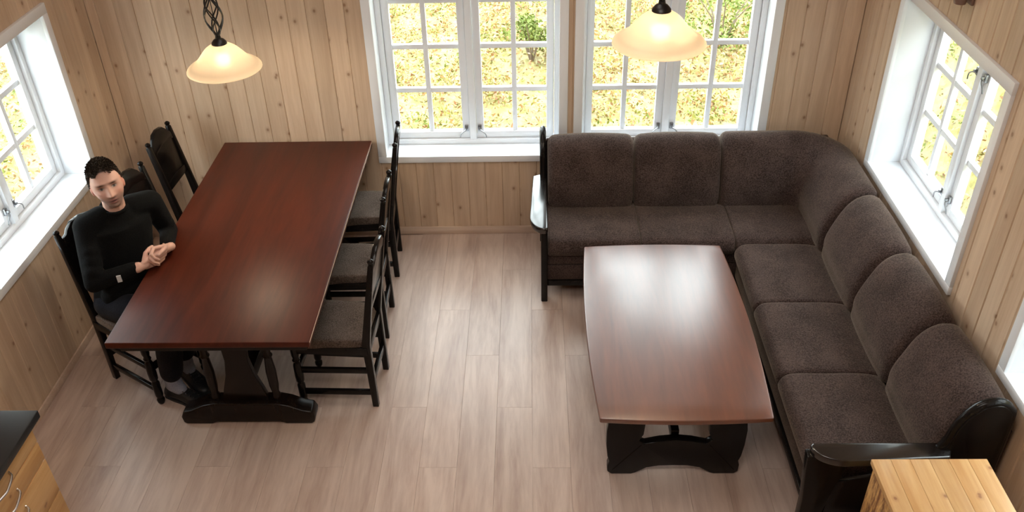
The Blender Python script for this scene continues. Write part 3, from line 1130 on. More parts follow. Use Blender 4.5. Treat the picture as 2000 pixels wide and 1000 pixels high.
def make_chair():
    t = thing('dining_chair', '', 'chair', (0, 0, 0), 0, 'dining chairs around the long table')
    hwid = 0.150
    for s in (-1, 1):
        p = [(0.0, s * hwid, 0.0), (0.003, s * hwid, 0.25), (rake(0.44), s * hwid, 0.44), (rake(0.6), s * hwid, 0.6), (rake(0.95), s * hwid, 0.95)]
        post = obj('rear_post', MB().bar(p, [0.030, 0.032, 0.036, 0.034, 0.028], [0.034, 0.038, 0.044, 0.038, 0.028]), M_BLACK, t, bevel=0.004, local=True)
        kn = [(0.004, -0.004), (0.014, 0.0), (0.012, 0.006), (0.017, 0.014), (0.016, 0.022), (0.008, 0.029), (0.001, 0.031)]
        obj('finial', MB().lathe(kn, (rake(0.95), s * hwid, 0.95), 10), M_BLACK, post, smooth=True, local=True)
        fp = [(0.014, 0.0), (0.020, 0.012), (0.022, 0.03), (0.016, 0.045), (0.021, 0.06), (0.0215, 0.15), (0.016, 0.165), (0.0225, 0.18), (0.024, 0.22), (0.0225, 0.29),
              (0.016, 0.31), (0.022, 0.325), (0.016, 0.34), (0.021, 0.36), (0.022, 0.43)]
        obj('front_leg', MB().lathe(fp, (0.395, s * 0.158, 0), 12), M_BLACK, t, smooth=True, local=True)
        for z in (0.10, 0.255):
            obj('side_stretcher', MB().loft([[(0.005, s * hwid - 0.010, z - 0.016), (0.005, s * hwid + 0.010, z - 0.016), (0.005, s * hwid + 0.010, z + 0.016), (0.005, s * hwid - 0.010, z + 0.016)],
                                             [(0.39, s * 0.158 - 0.010, z - 0.016), (0.39, s * 0.158 + 0.010, z - 0.016), (0.39, s * 0.158 + 0.010, z + 0.016), (0.39, s * 0.158 - 0.010, z + 0.016)]]),
                M_BLACK, t, bevel=0.003, local=True)
    obj('front_stretcher', MB().box(0.385, 0.405, -0.15, 0.15, 0.235, 0.275), M_BLACK, t, bevel=0.003, local=True)
    obj('rear_stretcher', MB().box(-0.010, 0.012, -0.14, 0.14, 0.16, 0.20), M_BLACK, t, bevel=0.003, local=True)
    sf = MB().box(0.0, 0.40, -0.172, -0.150, 0.375, 0.425).box(0.0, 0.40, 0.150, 0.172, 0.375, 0.425)
    sf.box(0.385, 0.410, -0.172, 0.172, 0.375, 0.425).box(-0.010, 0.014, -0.14, 0.14, 0.375, 0.425)
    obj('seat_frame', sf, M_BLACK, t, bevel=0.003, local=True)
    # padded seat
    sp = [(0.025, 0.425), (0.015, 0.445), (0.04, 0.468), (0.2, 0.478), (0.38, 0.468), (0.425, 0.445), (0.41, 0.42), (0.2, 0.418)]
    obj('seat', pillow(sp, ends(-0.178, 0.178, 0.018), lambda s, d, z: (d, s * (0.90 + 0.1 * min(1, max(0, d / 0.3))), z), n=24), M_SEAT, t, smooth=True, angle=80, local=True)
    # solid back board with an arched crest, resting between the posts
    half = [(0.0, 0.655), (0.06, 0.652), (0.135, 0.640), (0.135, 0.905), (0.128, 0.925), (0.108, 0.935), (0.095, 0.955), (0.06, 0.985), (0.0, 0.995)]
    full = half + [(-y, z) for y, z in reversed(half[1:-1])]
    th_ = 0.009
    bp = obj('back_board', MB().prism(full, lambda y, z: (rake(z) - th_, y, z), lambda y, z: (rake(z) + th_, y, z)), M_BLACK, t, bevel=0.003, local=True)
    crest = [(0.0, 0.90), (0.10, 0.885), (0.135, 0.87), (0.135, 0.905), (0.128, 0.925), (0.108, 0.935), (0.095, 0.955), (0.06, 0.985), (0.0, 0.995)]
    full = crest + [(-y, z) for y, z in reversed(crest[1:-1])]
    obj('crest_rail', MB().prism(full, lambda y, z: (rake(z) - 0.013, y, z + 0.001), lambda y, z: (rake(z) + 0.013, y, z + 0.001)), M_BLACK, t, bevel=0.004, local=True)
    obj('lower_rail', MB().prism([(-0.135, 0.640), (0.135, 0.640), (0.135, 0.685), (0.0, 0.695), (-0.135, 0.685)], lambda y, z: (rake(z) - 0.013, y, z), lambda y, z: (rake(z) + 0.013, y, z)),
        M_BLACK, t, bevel=0.003, local=True)
    return t


ch = make_chair()
ch.location = (1.84, -1.563, 0)
ch.rotation_euler = (0, 0, PI - 0.05)
ch['label'] = 'black padded chair on the right of the dining table, nearest the camera'
GRP = 'dining chairs around the long table'
dup(ch, (1.812, -0.985, 0), PI + 0.02, 'black chair in the middle of the three on the right of the dining table', GRP)
dup(ch, (1.793, -0.36, 0), PI + 0.06, 'black chair at the far right of the dining table, in front of the back window', GRP)
man_chair = dup(ch, (0.376, -1.346, 0), math.radians(-31), 'black chair turned towards the camera under the seated man', GRP)
dup(ch, (0.455, -0.86, 0), -0.18, 'black chair half hidden behind the seated man, middle of the left side', GRP)
dup(ch, (0.455, -0.325, 0), -0.06, 'empty black chair at the far left of the dining table, against the back wall', GRP)


# ------------------------------------------------------------------ pendant lamps
def pendant(loc, ceil_z, label, S=0.927):
    t = thing('pendant_lamp', label, 'lamp', loc, 0, 'pendant lamps over the tables')
    prof = [(0.030, 0.004), (0.052, -0.004), (0.085, -0.026), (0.112, -0.055), (0.138, -0.085), (0.165, -0.108), (0.190, -0.122), (0.203, -0.135), (0.205, -0.143)]
    pts = [(p[0], p[1]) for p in catmull(prof, 32, closed=False)]
    inner = [(r - 0.004, z - 0.001) for r, z in reversed(pts)]
    obj('glass_shade', MB().lathe(pts + inner, (0, 0, 0), 48, caps=False), M_SHADE, t, smooth=True, local=True, angle=70, label='frosted cream glass bell shade')
    obj('shade_cap', MB().lathe([(0.004, 0.050), (0.014, 0.046), (0.016, 0.034), (0.028, 0.026), (0.040, 0.012), (0.042, 0.002), (0.030, -0.004)], (0, 0, 0), 20), M_IRON, t, smooth=True, local=True)
    cage = obj('cage_core', MB().lathe([(0.010, 0.042), (0.005, 0.055), (0.0025, 0.10), (0.0025, 0.25), (0.006, 0.285), (0.012, 0.295)], (0, 0, 0), 8), M_IRON, t, smooth=True, local=True)
    for k in range(8):
        pts = []
        dirn = 1 if k % 2 else -1
        for i in range(17):
            u = i / 16
            r = 0.006 + 0.042 * math.sin(PI * u) ** 0.9
            a = k * 2 * PI / 8 + dirn * u * PI * 0.95
            pts.append((r * math.cos(a), r * math.sin(a), 0.045 + 0.245 * u))
        obj('cage_rod', MB().tube(pts, 0.0042, 6), M_IRON, t, smooth=True, local=True)
    obj('collar', MB().lathe([(0.006, 0.283), (0.022, 0.288), (0.026, 0.30), (0.014, 0.318), (0.006, 0.335)], (0, 0, 0), 14), M_IRON, t, smooth=True, local=True)
    top = (ceil_z - loc[2]) / S
    obj('rod', MB().tube([(0, 0, 0.33), (0, 0, top)], 0.006, 8), M_IRON, t, smooth=True, local=True)
    obj('ceiling_rose', MB().lathe([(0.006, top - 0.05), (0.04, top - 0.03), (0.055, top), (0.055, top + 0.05)], (0, 0, 0), 18), M_IRON, t, smooth=True, local=True)
    bp_ = [(0.004, -0.052), (0.013, -0.052), (0.016, -0.058), (0.036, -0.070), (0.042, -0.088), (0.035, -0.110), (0.016, -0.124), (0.002, -0.127)]
    obj('bulb', MB().lathe(bp_, (0, 0, 0), 16), M_BULB, t, smooth=True, local=True, label='glowing light bulb')
    obj('lamp_holder', MB().lathe([(0.014, -0.002), (0.017, -0.05), (0.010, -0.054)], (0, 0, 0), 12), M_IRON, t, smooth=True, local=True)
    t.scale = (S, S, S)
    return t


pendant((1.12, -0.95, 1.785), 3.68, 'pendant lamp with cream glass shade hanging over the dining table')
pendant((3.216, -1.80, 2.222), 3.98, 'pendant lamp with cream glass shade hanging over the coffee table, before the window')

# ------------------------------------------------------------------ kitchen corner, lower left
wt = obj('worktop', MB().box(0.0, 0.676, -3.30, -2.652, 0.862, 0.90), M_WORKTOP, bevel=0.005)
tag(wt, 'dark grey laminate worktop on the pine kitchen unit, lower left corner', 'worktop')
kc = thing('kitchen_cabinet', 'pine kitchen drawer unit with bow handles under the dark worktop, lower left corner', 'cabinet', (0.32, -3.0, 0))
obj('carcass', MB().box(0.012, 0.618, -3.285, -2.672, 0.10, 0.862), M_PINE_Z, kc, bevel=0.002)
obj('plinth', MB().box(0.012, 0.56, -3.285, -2.69, 0.0, 0.10), M_PINE_Z, kc)
for z0, z1, hz in ((0.752, 0.852, 0.800), (0.651, 0.747, 0.702), (0.452, 0.645, 0.600), (0.115, 0.446, 0.40)):
    dr = obj('drawer', MB().box(0.618, 0.638, -3.275, -2.682, z0, z1), M_PINE, kc, bevel=0.003)
    pts = catmull([(0.636, -2.895, hz), (0.655, -2.91, hz - 0.004), (0.668, -2.97, hz - 0.010), (0.668, -3.00, hz - 0.010), (0.655, -3.06, hz - 0.004), (0.636, -3.075, hz)], 20, closed=False)
    obj('handle', MB().tube(pts, [0.007] + [0.0055] * (len(pts) - 2) + [0.007], 8), M_CHROME, dr, smooth=True, label='bowed steel handle')
# ------------------------------------------------------------------ pine unit, lower right
pc = thing('pine_cabinet', 'orange pine cabinet with a planked top behind the sofa end, lower right corner', 'cabinet', (4.25, -3.2, 0))
px0, px1, py0, py1, pz = 4.030, 4.482, -3.75, -2.795, 0.75
nb = 6
for k in range(nb):
    a = px0 + (px1 - px0) * k / nb
    b = px0 + (px1 - px0) * (k + 1) / nb
    obj('top_board', MB().box(a + 0.0004, b - 0.0004, py0, py1, pz - 0.024, pz), M_PINE, pc, bevel=0.0012)
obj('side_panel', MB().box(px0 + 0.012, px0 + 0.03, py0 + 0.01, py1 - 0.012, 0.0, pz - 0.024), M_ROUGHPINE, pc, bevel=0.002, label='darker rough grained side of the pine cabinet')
obj('side_panel', MB().box(px1 - 0.03, px1 - 0.012, py0 + 0.01, py1 - 0.012, 0.0, pz - 0.024), M_PINE_Z, pc, bevel=0.002)
obj('end_panel', MB().box(px0 + 0.03, px1 - 0.03, py1 - 0.03, py1 - 0.012, 0.02, pz - 0.024), M_PINE_Z, pc, bevel=0.002)
obj('end_panel', MB().box(px0 + 0.03, px1 - 0.03, py0 + 0.012, py0 + 0.03, 0.02, pz - 0.024), M_PINE_Z, pc, bevel=0.002)

# ------------------------------------------------------------------ small fitting high on the right wall
fx = thing('wall_fitting', 'small brown wall fitting on the right wall above the window, at the top edge', 'fitting', (XR, -1.2, 2.02))
obj('back_plate', MB().box(XR - 0.016, XR, -1.275, -1.195, 2.035, 2.20), M_PLASTIC, fx, bevel=0.006)
obj('body', MB().lathe([(0.004, 0.0), (0.026, 0.006), (0.032, 0.03), (0.032, 0.13), (0.02, 0.15)], (XR - 0.05, -1.235, 2.03), 14), M_PLASTIC, fx, smooth=True)
obj('arm', MB().tube([(XR - 0.03, -1.19, 2.06), (XR - 0.05, -1.14, 2.045), (XR - 0.05, -1.105, 2.05)], 0.006, 6), M_LATCH, fx, smooth=True, label='grey metal arm')


# ------------------------------------------------------------------ the man
def remeshed(name, mb, voxel, smooth_it=0, factor=0.5, mat=None, parent=None, decimate=0):
    """fuse overlapping closed shapes into one continuous surface"""
    me = bpy.data.meshes.new(name + '_raw')
    me.from_pydata(mb.v, [], mb.f)
    finish(me)
    tmp = bpy.data.objects.new(name + '_raw', me)
    COL.objects.link(tmp)
    r = tmp.modifiers.new('r', 'REMESH')
    r.mode = 'VOXEL'
    r.voxel_size = voxel
    if smooth_it:
        s = tmp.modifiers.new('s', 'SMOOTH')
        s.factor = factor
        s.iterations = smooth_it
    if decimate:
        d = tmp.modifiers.new('d', 'DECIMATE')
        d.ratio = decimate
    dg = bpy.context.evaluated_depsgraph_get()
    me2 = bpy.data.meshes.new_from_object(tmp.evaluated_get(dg))
    bpy.data.objects.remove(tmp)
    bpy.data.meshes.remove(me)
    me2.name = name
    me2.shade_smooth()
    me2.materials.clear()
    if mat:
        me2.materials.append(mat)
    o = bpy.data.objects.new(name, me2)
    COL.objects.link(o)
    if parent is not None:
        o.parent = parent
        off = -world_of(parent)
        me2.transform(Matrix.Translation(off))
    return o


V3 = Vector
Fd = V3((0.70, -0.714, 0.0))            # the way his chest faces
Ld = V3((0.714, 0.70, 0.0))             # towards his left
pelvis = V3((0.475, -1.395, 0.535))
chest = V3((0.500, -1.315, 0.88))
neck = V3((0.505, -1.295, 1.045))
Rsh = neck - Ld * 0.165 + V3((0, 0, -0.055))
Lsh = neck + Ld * 0.182 + V3((0, 0, -0.055))
Rel = V3((0.425, -1.575, 0.745))
Lel = V3((0.655, -1.090, 0.755))
Rwr = V3((0.640, -1.500, 0.795))
Lwr = V3((0.742, -1.345, 0.805))
Rhip = V3((0.420, -1.465, 0.535))
Lhip = V3((0.530, -1.325, 0.535))
Rkn = V3((0.790, -1.680, 0.545))
Lkn = V3((0.850, -1.530, 0.545))
Ran = V3((0.705, -1.640, 0.120))
Lan = V3((0.715, -1.470, 0.130))
Rtoe = V3((0.865, -1.700, 0.03))
Ltoe = V3((0.865, -1.610, 0.03))

man = thing('person', 'man with short dark hair in black jumper seated at the dining table, hands clasped', 'person', (0.475, -1.395, 0))

# head: local x to his left, y forward, z up
HEAD_C = V3((0.520, -1.325, 1.192))
az = math.radians(-60)
hf = V3((math.cos(az), math.sin(az), 0))
pt = math.radians(9)
hy = (hf * math.cos(pt) + V3((0, 0, 1)) * math.sin(pt)).normalized()
hx = V3((0, 0, 1)).cross(hy).normalized() * -1
hx = hy.cross(V3((0, 0, 1))).normalized() * -1
hz = hx.cross(hy).normalized()
if hz.z < 0:
    hx = -hx
    hz = hx.cross(hy).normalized()
rl = math.radians(6)     # tilt of the head to his left
hx, hz = hx * math.cos(rl) - hz * math.sin(rl), hz * math.cos(rl) + hx * math.sin(rl)
HM = Matrix((hx, hy, hz)).transposed()


def gs(x, s):
    return math.exp(-(x / s) ** 2)


def head_pt(th, ph, grow=0.0):
    """th: 0 top .. pi bottom, ph: 0 at his left .. pi/2 front"""
    dx, dy, dz = math.sin(th) * math.cos(ph), math.sin(th) * math.sin(ph), math.cos(th)
    x, y, z = 0.076 * dx, 0.094 * dy, 0.128 * dz
    t = max(0.0, -dz)
    u = max(0.0, dz)
    x *= 1 - 0.30 * t ** 1.7 + 0.03 * gs(dz - 0.25, 0.3)
    if dy > 0:
        y *= 1 - 0.06 * u + 0.05 * t
        y += 0.012 * t * dy
        # flatten the face a little
        y = y - 0.010 * gs(x, 0.05) * dy * gs(z, 0.09)
    else:
        y *= 1.02 - 0.30 * t ** 1.5
    if dy > 0.2:
        f = min(1, (dy - 0.2) / 0.3)
        nose = 0
        if -0.052 < z < 0.03:
            k = (0.025 - z) / 0.063
            k = max(0, min(1, k))
            nose = 0.030 * k ** 1.1 * gs(x, 0.009 + 0.007 * k)
            if z < -0.038:
                nose *= max(0, 1 - (-0.038 - z) / 0.012)
        y += f * nose
        for s in (-1, 1):
            y -= f * 0.0095 * gs(x - s * 0.031, 0.016) * gs(z - 0.006, 0.012)
            y += f * 0.0035 * gs(x - s * 0.031, 0.010) * gs(z - 0.005, 0.007)
            y += f * 0.006 * gs(x - s * 0.028, 0.024) * gs(z - 0.030, 0.010)
            y += f * 0.004 * gs(x - s * 0.047, 0.018) * gs(z + 0.026, 0.018)
            y -= f * 0.005 * gs(x - s * 0.045, 0.018) * gs(z + 0.065, 0.022)
        y += f * 0.006 * gs(x, 0.020) * gs(z + 0.062, 0.007)
        y += f * 0.006 * gs(x, 0.019) * gs(z + 0.077, 0.007)
        y -= f * 0.004 * gs(x, 0.024) * gs(z + 0.069, 0.0035)
        y -= f * 0.004 * gs(x, 0.026) * gs(z + 0.088, 0.007)
        y += f * 0.009 * gs(x, 0.022) * gs(z + 0.104, 0.014)
    r = 1 + grow
    return V3((x * r, y * r, z * r))


bm_ = MB()
nt_, np_ = 72, 96
rings = []
for i in range(1, nt_):
    th = PI * i / nt_
    rings.append([HEAD_C + HM @ head_pt(th, 2 * PI * k / np_) for k in range(np_)])
bm_.loft(rings)
for s in (-1, 1):     # ears
    ring = []
    for i in range(1, 10):
        a = PI * i / 10
        ring.append([HEAD_C + HM @ V3((s * (0.073 + 0.007 * math.sin(a) * math.cos(k * PI / 6) + 0.006 * (1 if s * 0 == 0 else 0) * abs(math.sin(a))),
                                       -0.008 + 0.017 * math.sin(a) * math.sin(k * PI / 6) - 0.004 * math.cos(a), -0.010 + 0.033 * math.cos(a))) for k in range(12)])
    bm_.loft(ring)
# neck, trunk and limbs under the clothes
bm_.cone(HEAD_C + HM @ V3((0, -0.022, -0.055)), 0.053, neck + V3((0.003, -0.006, -0.03)), 0.057)
bm_.cone(neck + V3((0, 0, -0.06)), 0.065, chest, 0.105)
bm_.cone(chest, 0.105, pelvis, 0.105)
for a, b, c, d in ((Rsh, 0.048, Rel, 0.036), (Rel, 0.036, Rwr, 0.026), (Lsh, 0.048, Lel, 0.036), (Lel, 0.036, Lwr, 0.026), (Rsh, 0.05, neck - V3((0, 0, 0.06)), 0.06),
                   (Lsh, 0.05, neck - V3((0, 0, 0.06)), 0.06), (Rhip, 0.075, Rkn, 0.052), (Rkn, 0.052, Ran, 0.036), (Lhip, 0.075, Lkn, 0.052), (Lkn, 0.052, Lan, 0.036),
                   (pelvis, 0.1, Rhip, 0.08), (pelvis, 0.1, Lhip, 0.08), (Ran, 0.034, V3((Ran.x, Ran.y, 0.05)), 0.028), (Lan, 0.034, V3((Lan.x, Lan.y, 0.05)), 0.028),
                   (V3((Ran.x, Ran.y, 0.045)), 0.026, V3((Rtoe.x - 0.04, Rtoe.y + 0.012, 0.032)), 0.018), (V3((Lan.x, Lan.y, 0.045)), 0.026, V3((Ltoe.x - 0.04, Ltoe.y + 0.04, 0.032)), 0.018)):
    bm_.cone(a, b, c, d)


def hand(wr, d, n, up, curl, spread_sgn):
    """wr wrist, d along the hand, n palm normal (fingers curl that way), up towards the index finger"""
    d, n, up = d.normalized(), n.normalized(), up.normalized()
    offs = [0.030, 0.010, -0.010, -0.028]
    lens = [(0.042, 0.026, 0.021), (0.046, 0.030, 0.023), (0.043, 0.028, 0.022), (0.034, 0.021, 0.019)]
    klen = [0.088, 0.092, 0.088, 0.080]
    for k in range(4):
        b0 = wr + up * offs[k] * 0.55 + d * 0.012
        kn = wr + d * klen[k] + up * offs[k]
        bm_.cone(b0, 0.0145, kn, 0.0110, 10)
        p = kn
        a = 0.0
        for j, l in enumerate(lens[k]):
            a += curl[j] * (1 + 0.06 * k)
            dr = d * math.cos(a) + n * math.sin(a)
            q = p + dr * l
            bm_.cone(p, 0.0098 - 0.0009 * j, q, 0.0090 - 0.0010 * j, 10)
            p = q
    # thumb from the side of the palm
    t0 = wr + d * 0.022 + up * 0.020 + n * 0.008
    t1 = t0 + (d * 0.55 + up * 0.55 + n * 0.5).normalized() * 0.040
    t2 = t1 + (d * 0.85 + up * 0.15 + n * 0.45).normalized() * 0.032
    t3 = t2 + (d * 0.9 - up * 0.15 + n * 0.4).normalized() * 0.024
    bm_.cone(t0, 0.0150, t1, 0.0125, 10)
    bm_.cone(t1, 0.0118, t2, 0.0105, 10)
    bm_.cone(t2, 0.0105, t3, 0.0085, 10)
    bm_.cone(wr - d * 0.03, 0.024, wr + d * 0.02, 0.021, 12)


hand(Rwr + V3((0.020, 0.012, -0.004)), V3((0.70, 0.70, 0.05)), V3((-0.62, 0.66, 0.15)), V3((0.0, -0.22, 1.0)), (0.25, 0.55, 0.50), 1)
hand(Lwr + V3((0.004, -0.012, 0.010)), V3((-0.52, -0.80, 0.22)), V3((0.60, -0.50, -0.62)), V3((0.45, 0.05, 0.85)), (0.75, 0.95, 0.60), -1)

body = remeshed('body', bm_, 0.0036, 2, 0.4, M_SKIN, man)
# skin colours by place on the head
me = body.data
nv = len(me.vertices)
co = np.empty(nv * 3, np.float32)
me.vertices.foreach_get('co', co)
co = co.reshape(-1, 3) + np.array(man.location)
Hm = np.array(HM)
lc = (co - np.array(HEAD_C)) @ Hm
X, Y, Z = lc[:, 0], lc[:, 1], lc[:, 2]
colr = np.tile(np.array([0.66, 0.40, 0.32]), (nv, 1))


def blend(mask, c):
    global colr
    m = np.clip(mask, 0, 1)[:, None]
    colr = colr * (1 - m) + np.array(c) * m


G = lambda v, s: np.exp(-(v / s) ** 2)
onhead = (np.abs(X) < 0.1) & (np.abs(Z) < 0.13) & (np.abs(Y) < 0.14)
fr = onhead & (Y > 0.02)
blend(onhead * np.clip((-Z - 0.035) / 0.03, 0, 1) * np.clip((Y + 0.02) / 0.03, 0, 1) * 0.72, (0.22, 0.155, 0.135))           # stubble
blend(fr * G(X, 0.026) * G(Z + 0.054, 0.008) * 0.55, (0.14, 0.09, 0.075))
blend(fr * G(X, 0.022) * (G(Z + 0.062, 0.006) + G(Z + 0.076, 0.006)) * 0.9, (0.40, 0.16, 0.15))                        # lips
blend(fr * G(X, 0.024) * G(Z + 0.069, 0.004), (0.09, 0.035, 0.03))
for s in (-1, 1):
    blend(fr * G(X - s * 0.031, 0.019) * G(Z - 0.024, 0.0065), (0.035, 0.02, 0.015))                                # brows
    blend(fr * G(X - s * 0.031, 0.017) * G(Z - 0.006, 0.012) * 0.75, (0.22, 0.11, 0.085))                                 # eye sockets
    blend(fr * (np.hypot((X - s * 0.031) / 0.013, (Z - 0.005) / 0.0055) < 1), (0.36, 0.33, 0.31))
    blend(fr * (np.hypot(X - s * 0.031, Z - 0.005) < 0.0058), (0.035, 0.045, 0.05))
    blend(fr * G(X - s * 0.031, 0.014) * G(Z - 0.0105, 0.004) * 0.9, (0.05, 0.03, 0.025))
    blend(fr * G(X - s * 0.045, 0.02) * G(Z + 0.025, 0.02) * 0.35, (0.62, 0.27, 0.22))
    blend(onhead * (np.abs(X) > 0.071) * (Z > -0.05) * (Z < 0.03) * 0.5, (0.60, 0.25, 0.19))
zr = Z / 0.128
phv = np.arctan2(Y / 0.094, X / 0.076)
fv = np.sin(phv)
lim = np.where(fv > 0.45, 0.66 - 0.10 * G(np.abs(np.cos(phv)) - 0.62, 0.2), np.where(fv > 0.05, 0.62 - (0.45 - fv) / 0.40 * 0.55, np.where(fv > -0.15, 0.07 - (0.05 - fv) / 0.2 * 0.15, -0.08 - (-0.15 - fv) * 0.62)))
blend(onhead * (np.abs(X) < 0.0785) * np.clip((zr - lim) / 0.06 + 0.3, 0, 1) * 0.9, (0.045, 0.032, 0.025))
att = me.color_attributes.new('skin_col', 'FLOAT_COLOR', 'POINT')
att.data.foreach_set('color', np.concatenate([colr, np.ones((nv, 1))], 1).astype(np.float32).ravel())

# hair: hundreds of short tapered tufts standing on the scalp, over scalp colour
def hair_limit(ph):
    front = math.sin(ph)
    if front > 0.45:
        zl = 0.66 - 0.10 * gs(abs(math.cos(ph)) - 0.62, 0.2) + 0.05 * gs(math.cos(ph), 0.3)
    elif front > 0.05:
        zl = 0.62 - (0.45 - front) / 0.40 * 0.55
    elif front > -0.15:
        zl = 0.07 - (0.05 - front) / 0.2 * 0.15
    else:
        zl = -0.08 - (-0.15 - front) * 0.62
    return zl


hm = MB()
hr = random.Random(5)
made = 0
while made < 2600:
    z = hr.uniform(-0.62, 1.0)
    ph = hr.uniform(0, 2 * PI)
    zl = hair_limit(ph) + hr.uniform(-0.05, 0.05)
    if z < zl:
        continue
    th = math.acos(z)
    if th < 0.03:
        continue
    p = head_pt(th, ph, 0.0)
    nrm_ = V3((p.x / 0.076 ** 2, p.y / 0.094 ** 2, p.z / 0.128 ** 2)).normalized()
    up_ = max(0.0, min(1.0, (z - 0.35) / 0.4))
    ln = 0.006 + 0.010 * up_ + 0.006 * hr.random() * up_
    dirn = (nrm_ * (0.35 + 0.45 * up_) + V3((hr.uniform(-0.5, 0.5), (0.55 if up_ > 0.5 else -0.35) + hr.uniform(-0.4, 0.4), -0.55 * (1 - up_) + 0.1))).normalized()
    sd = dirn.cross(nrm_)
    if sd.length < 0.05:
        continue
    sd.normalize()
    w = 0.0052 + 0.002 * hr.random()
    b0 = p - nrm_ * 0.003
    nn = nrm_ * 0.0042
    q = [b0 - sd * w, b0 + sd * w, b0 + nn * 1.6, p + dirn * ln * 0.6 + nn - sd * w * 0.75, p + dirn * ln * 0.6 + nn + sd * w * 0.75, p + dirn * ln * 0.6 + nn * 2, p + dirn * ln + nn]
    hm.add([HEAD_C + HM @ v for v in q], [(0, 1, 4, 3), (1, 2, 5, 4), (2, 0, 3, 5), (3, 4, 6), (4, 5, 6), (5, 3, 6), (0, 2, 1)])
    made += 1
obj('hair', hm, M_HAIR, man, smooth=True, angle=60, label='short dark brown hair')

# black jumper
sw = MB()


def ellipse(c, u, ru, v, rv, n=24):
    return [c + u * (ru * math.cos(k * 2 * PI / n)) + v * (rv * math.sin(k * 2 * PI / n)) for k in range(n)]


sec = [(pelvis + V3((0, 0, -0.055)), 0.172, 0.132), (pelvis + V3((0, 0, 0.02)), 0.174, 0.136), (pelvis + (chest - pelvis) * 0.35, 0.165, 0.128), (pelvis + (chest - pelvis) * 0.7, 0.166, 0.124),
       (chest + V3((0, 0, 0.02)), 0.176, 0.124), (chest + V3((0, 0, 0.08)), 0.180, 0.112), (neck + V3((0, 0, -0.07)), 0.150, 0.092), (neck + V3((0, 0, -0.03)), 0.095, 0.078), (neck + V3((0, 0, 0.0)), 0.070, 0.068)]
sw.loft([ellipse(c, Ld, a, Fd, b) for c, a, b in sec])
for p, q in ((Rsh, Rel), (Lsh, Lel)):
    sw.cone(neck + (p - neck) * 0.45 + V3((0, 0, -0.02)), 0.070, p, 0.066)
    sw.cone(p, 0.066, q, 0.050)
sw.cone(Rel, 0.050, Rel + (Rwr - Rel) * 0.90, 0.036)
sw.cone(Lel, 0.050, Lel + (Lwr - Lel) * 0.92, 0.037)
# folds at the elbows and waist
for p, q, r in ((Rsh, Rel, 0.054), (Lsh, Lel, 0.054)):
    for t in (0.45, 0.62, 0.8):
        c = p + (q - p) * t
        sw.cone(c + V3((0.012, -0.012, 0.01)), r * 0.92, c + V3((-0.01, 0.01, -0.012)), r * 0.92)
for t in (0.05, 0.22, 0.4):
    c = pelvis + (chest - pelvis) * t + Fd * 0.075
    sw.cone(c - Ld * 0.10, 0.062, c + Ld * 0.10 + V3((0, 0, 0.02)), 0.062)
obj_sw = remeshed('jumper', sw, 0.0085, 5, 0.5, M_SWEATER, man)
obj_sw['label'] = 'black long sleeved jumper'
ring_pts = [neck + V3((0.004, -0.005, 0.002)) + Ld * (0.066 * math.cos(a)) + Fd * (0.066 * math.sin(a)) + V3((0, 0, -0.012 * math.sin(a))) for a in [k * 2 * PI / 20 for k in range(21)]]
obj('collar', MB().tube(ring_pts, 0.009, 8), M_SWEATER, obj_sw, smooth=True)
from mathutils.bvhtree import BVHTree
tree = BVHTree.FromPolygons([v.co for v in obj_sw.data.vertices], [p.vertices for p in obj_sw.data.polygons])
start = pelvis + V3((0, 0, 0.235)) - Ld * 0.06 + Fd * 0.5
hit, hn, _, _ = tree.ray_cast(start - man.location, -Fd)
if hit is not None:
    tg = hit + man.location
    hn = hn.normalized()
    ta = Ld - hn * Ld.dot(hn)
    ta.normalize()
    tb = hn.cross(ta)
    obj('hem_tag', MB().prism([(-0.011, -0.019), (0.011, -0.019), (0.011, 0.019), (-0.011, 0.019)], lambda a, z: tg + ta * a + tb * z - hn * 0.006, lambda a, z: tg + ta * a + tb * z + hn * 0.005),
        M_TAG, obj_sw, label='small pale tag on the jumper')

# trousers
tr = MB()
tr.loft([ellipse(c, Ld, a, Fd, b) for c, a, b in ((pelvis + V3((0, 0, -0.085)), 0.150, 0.115), (pelvis + V3((0, 0, -0.05)), 0.172, 0.128), (pelvis + V3((0, 0, 0.03)), 0.165, 0.122), (pelvis + V3((0, 0, 0.06)), 0.155, 0.11))])
for h, k, a in ((Rhip, Rkn, Ran), (Lhip, Lkn, Lan)):
    tr.cone(h, 0.098, k, 0.072)
    tr.cone(k, 0.072, k + (a - k) * 0.5, 0.070)
    tr.cone(k + (a - k) * 0.5, 0.070, k + (a - k) * 0.82, 0.062)
o_ = remeshed('trousers', tr, 0.0095, 5, 0.5, M_TROUSER, man)
o_['label'] = 'dark navy trousers'
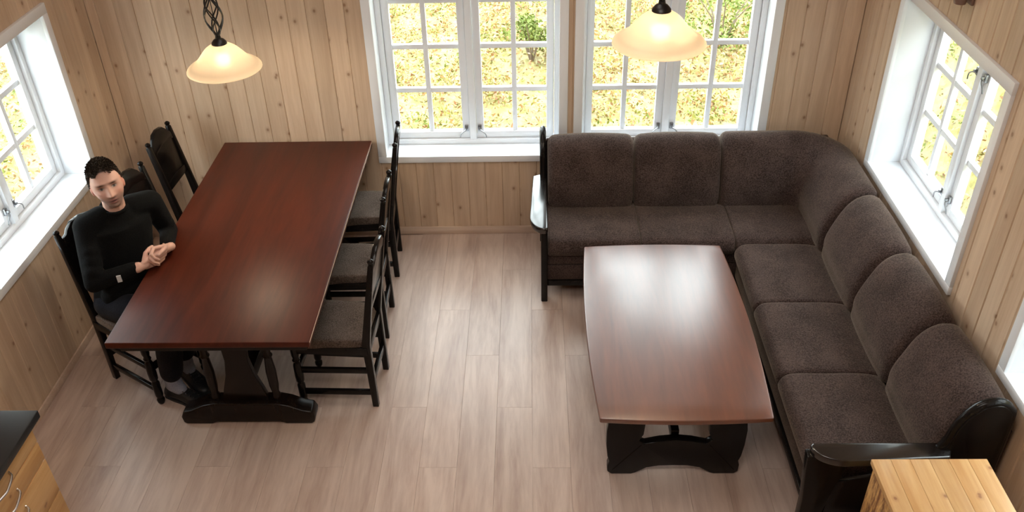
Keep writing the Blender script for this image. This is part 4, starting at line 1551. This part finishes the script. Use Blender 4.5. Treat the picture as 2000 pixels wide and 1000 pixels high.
# socks and shoes
for a, toe in ((Ran, Rtoe), (Lan, Ltoe)):
    d = (toe - a)
    d.z = 0
    d.normalize()
    side = V3((-d.y, d.x, 0))
    sk = MB().cone(a + V3((0, 0, 0.07)) - d * 0.0, 0.044, a + V3((0, 0, -0.02)) + d * 0.01, 0.046)
    sk.cone(a + V3((0, 0, -0.02)), 0.044, a + d * 0.045 + V3((0, 0, -0.045)), 0.036)
    so = remeshed('sock', sk, 0.007, 3, 0.5, M_SOCK, man)
    so['label'] = 'grey blue sock'
    heel = V3((a.x, a.y, 0)) - d * 0.055
    rings = []
    for s, w, h0 in ((-0.012, 0.018, 0.045), (0.0, 0.032, 0.072), (0.03, 0.039, 0.082), (0.075, 0.040, 0.088), (0.12, 0.043, 0.080), (0.17, 0.049, 0.062), (0.215, 0.049, 0.050), (0.25, 0.040, 0.042), (0.268, 0.024, 0.032), (0.274, 0.010, 0.022)):
        c = heel + d * s
        ring = []
        for k in range(16):
            an = k * 2 * PI / 16
            z = max(0.002, h0 / 2 + h0 / 2 * math.sin(an) * 1.0)
            ring.append(c + side * (w * math.cos(an) * (1.0 if math.sin(an) < 0.2 else 0.92)) + V3((0, 0, z)))
        rings.append(ring)
    sh = obj('shoe', MB().loft(rings), M_SHOE, man, smooth=True, angle=70, label='black lace-up shoe')
    out = []
    for s, w in ((-0.016, 0.012), (0.0, 0.034), (0.06, 0.041), (0.12, 0.044), (0.18, 0.052), (0.23, 0.050), (0.262, 0.034), (0.28, 0.012)):
        out.append((s, w))
    full = out + [(s, -w) for s, w in reversed(out)]
    obj('sole', MB().prism(full, lambda s, w: heel + d * s + side * w, lambda s, w: heel + d * s + side * w + V3((0, 0, 0.018))), M_SHOE, sh, bevel=0.004)
    ey = MB()
    for i in range(4):
        for w in (-0.018, 0.018):
            c = heel + d * (0.125 + 0.024 * i) + side * w + V3((0, 0, 0.079 - 0.0085 * i))
            ey.lathe([(0.001, -0.004), (0.0055, -0.002), (0.0055, 0.003), (0.002, 0.004)], c, 8)
    obj('eyelets', ey, M_CHROME, sh, smooth=True, label='steel eyelets of the shoe', kind='stuff')
    lc_ = MB()
    for i in range(4):
        c = heel + d * (0.125 + 0.024 * i) + V3((0, 0, 0.084 - 0.0085 * i))
        lc_.tube([c - side * 0.018 + V3((0, 0, -0.004)), c + V3((0, 0, 0.002)), c + side * 0.018 + V3((0, 0, -0.004))], 0.003, 6)
    obj('laces', lc_, M_SHOE, sh, smooth=True)
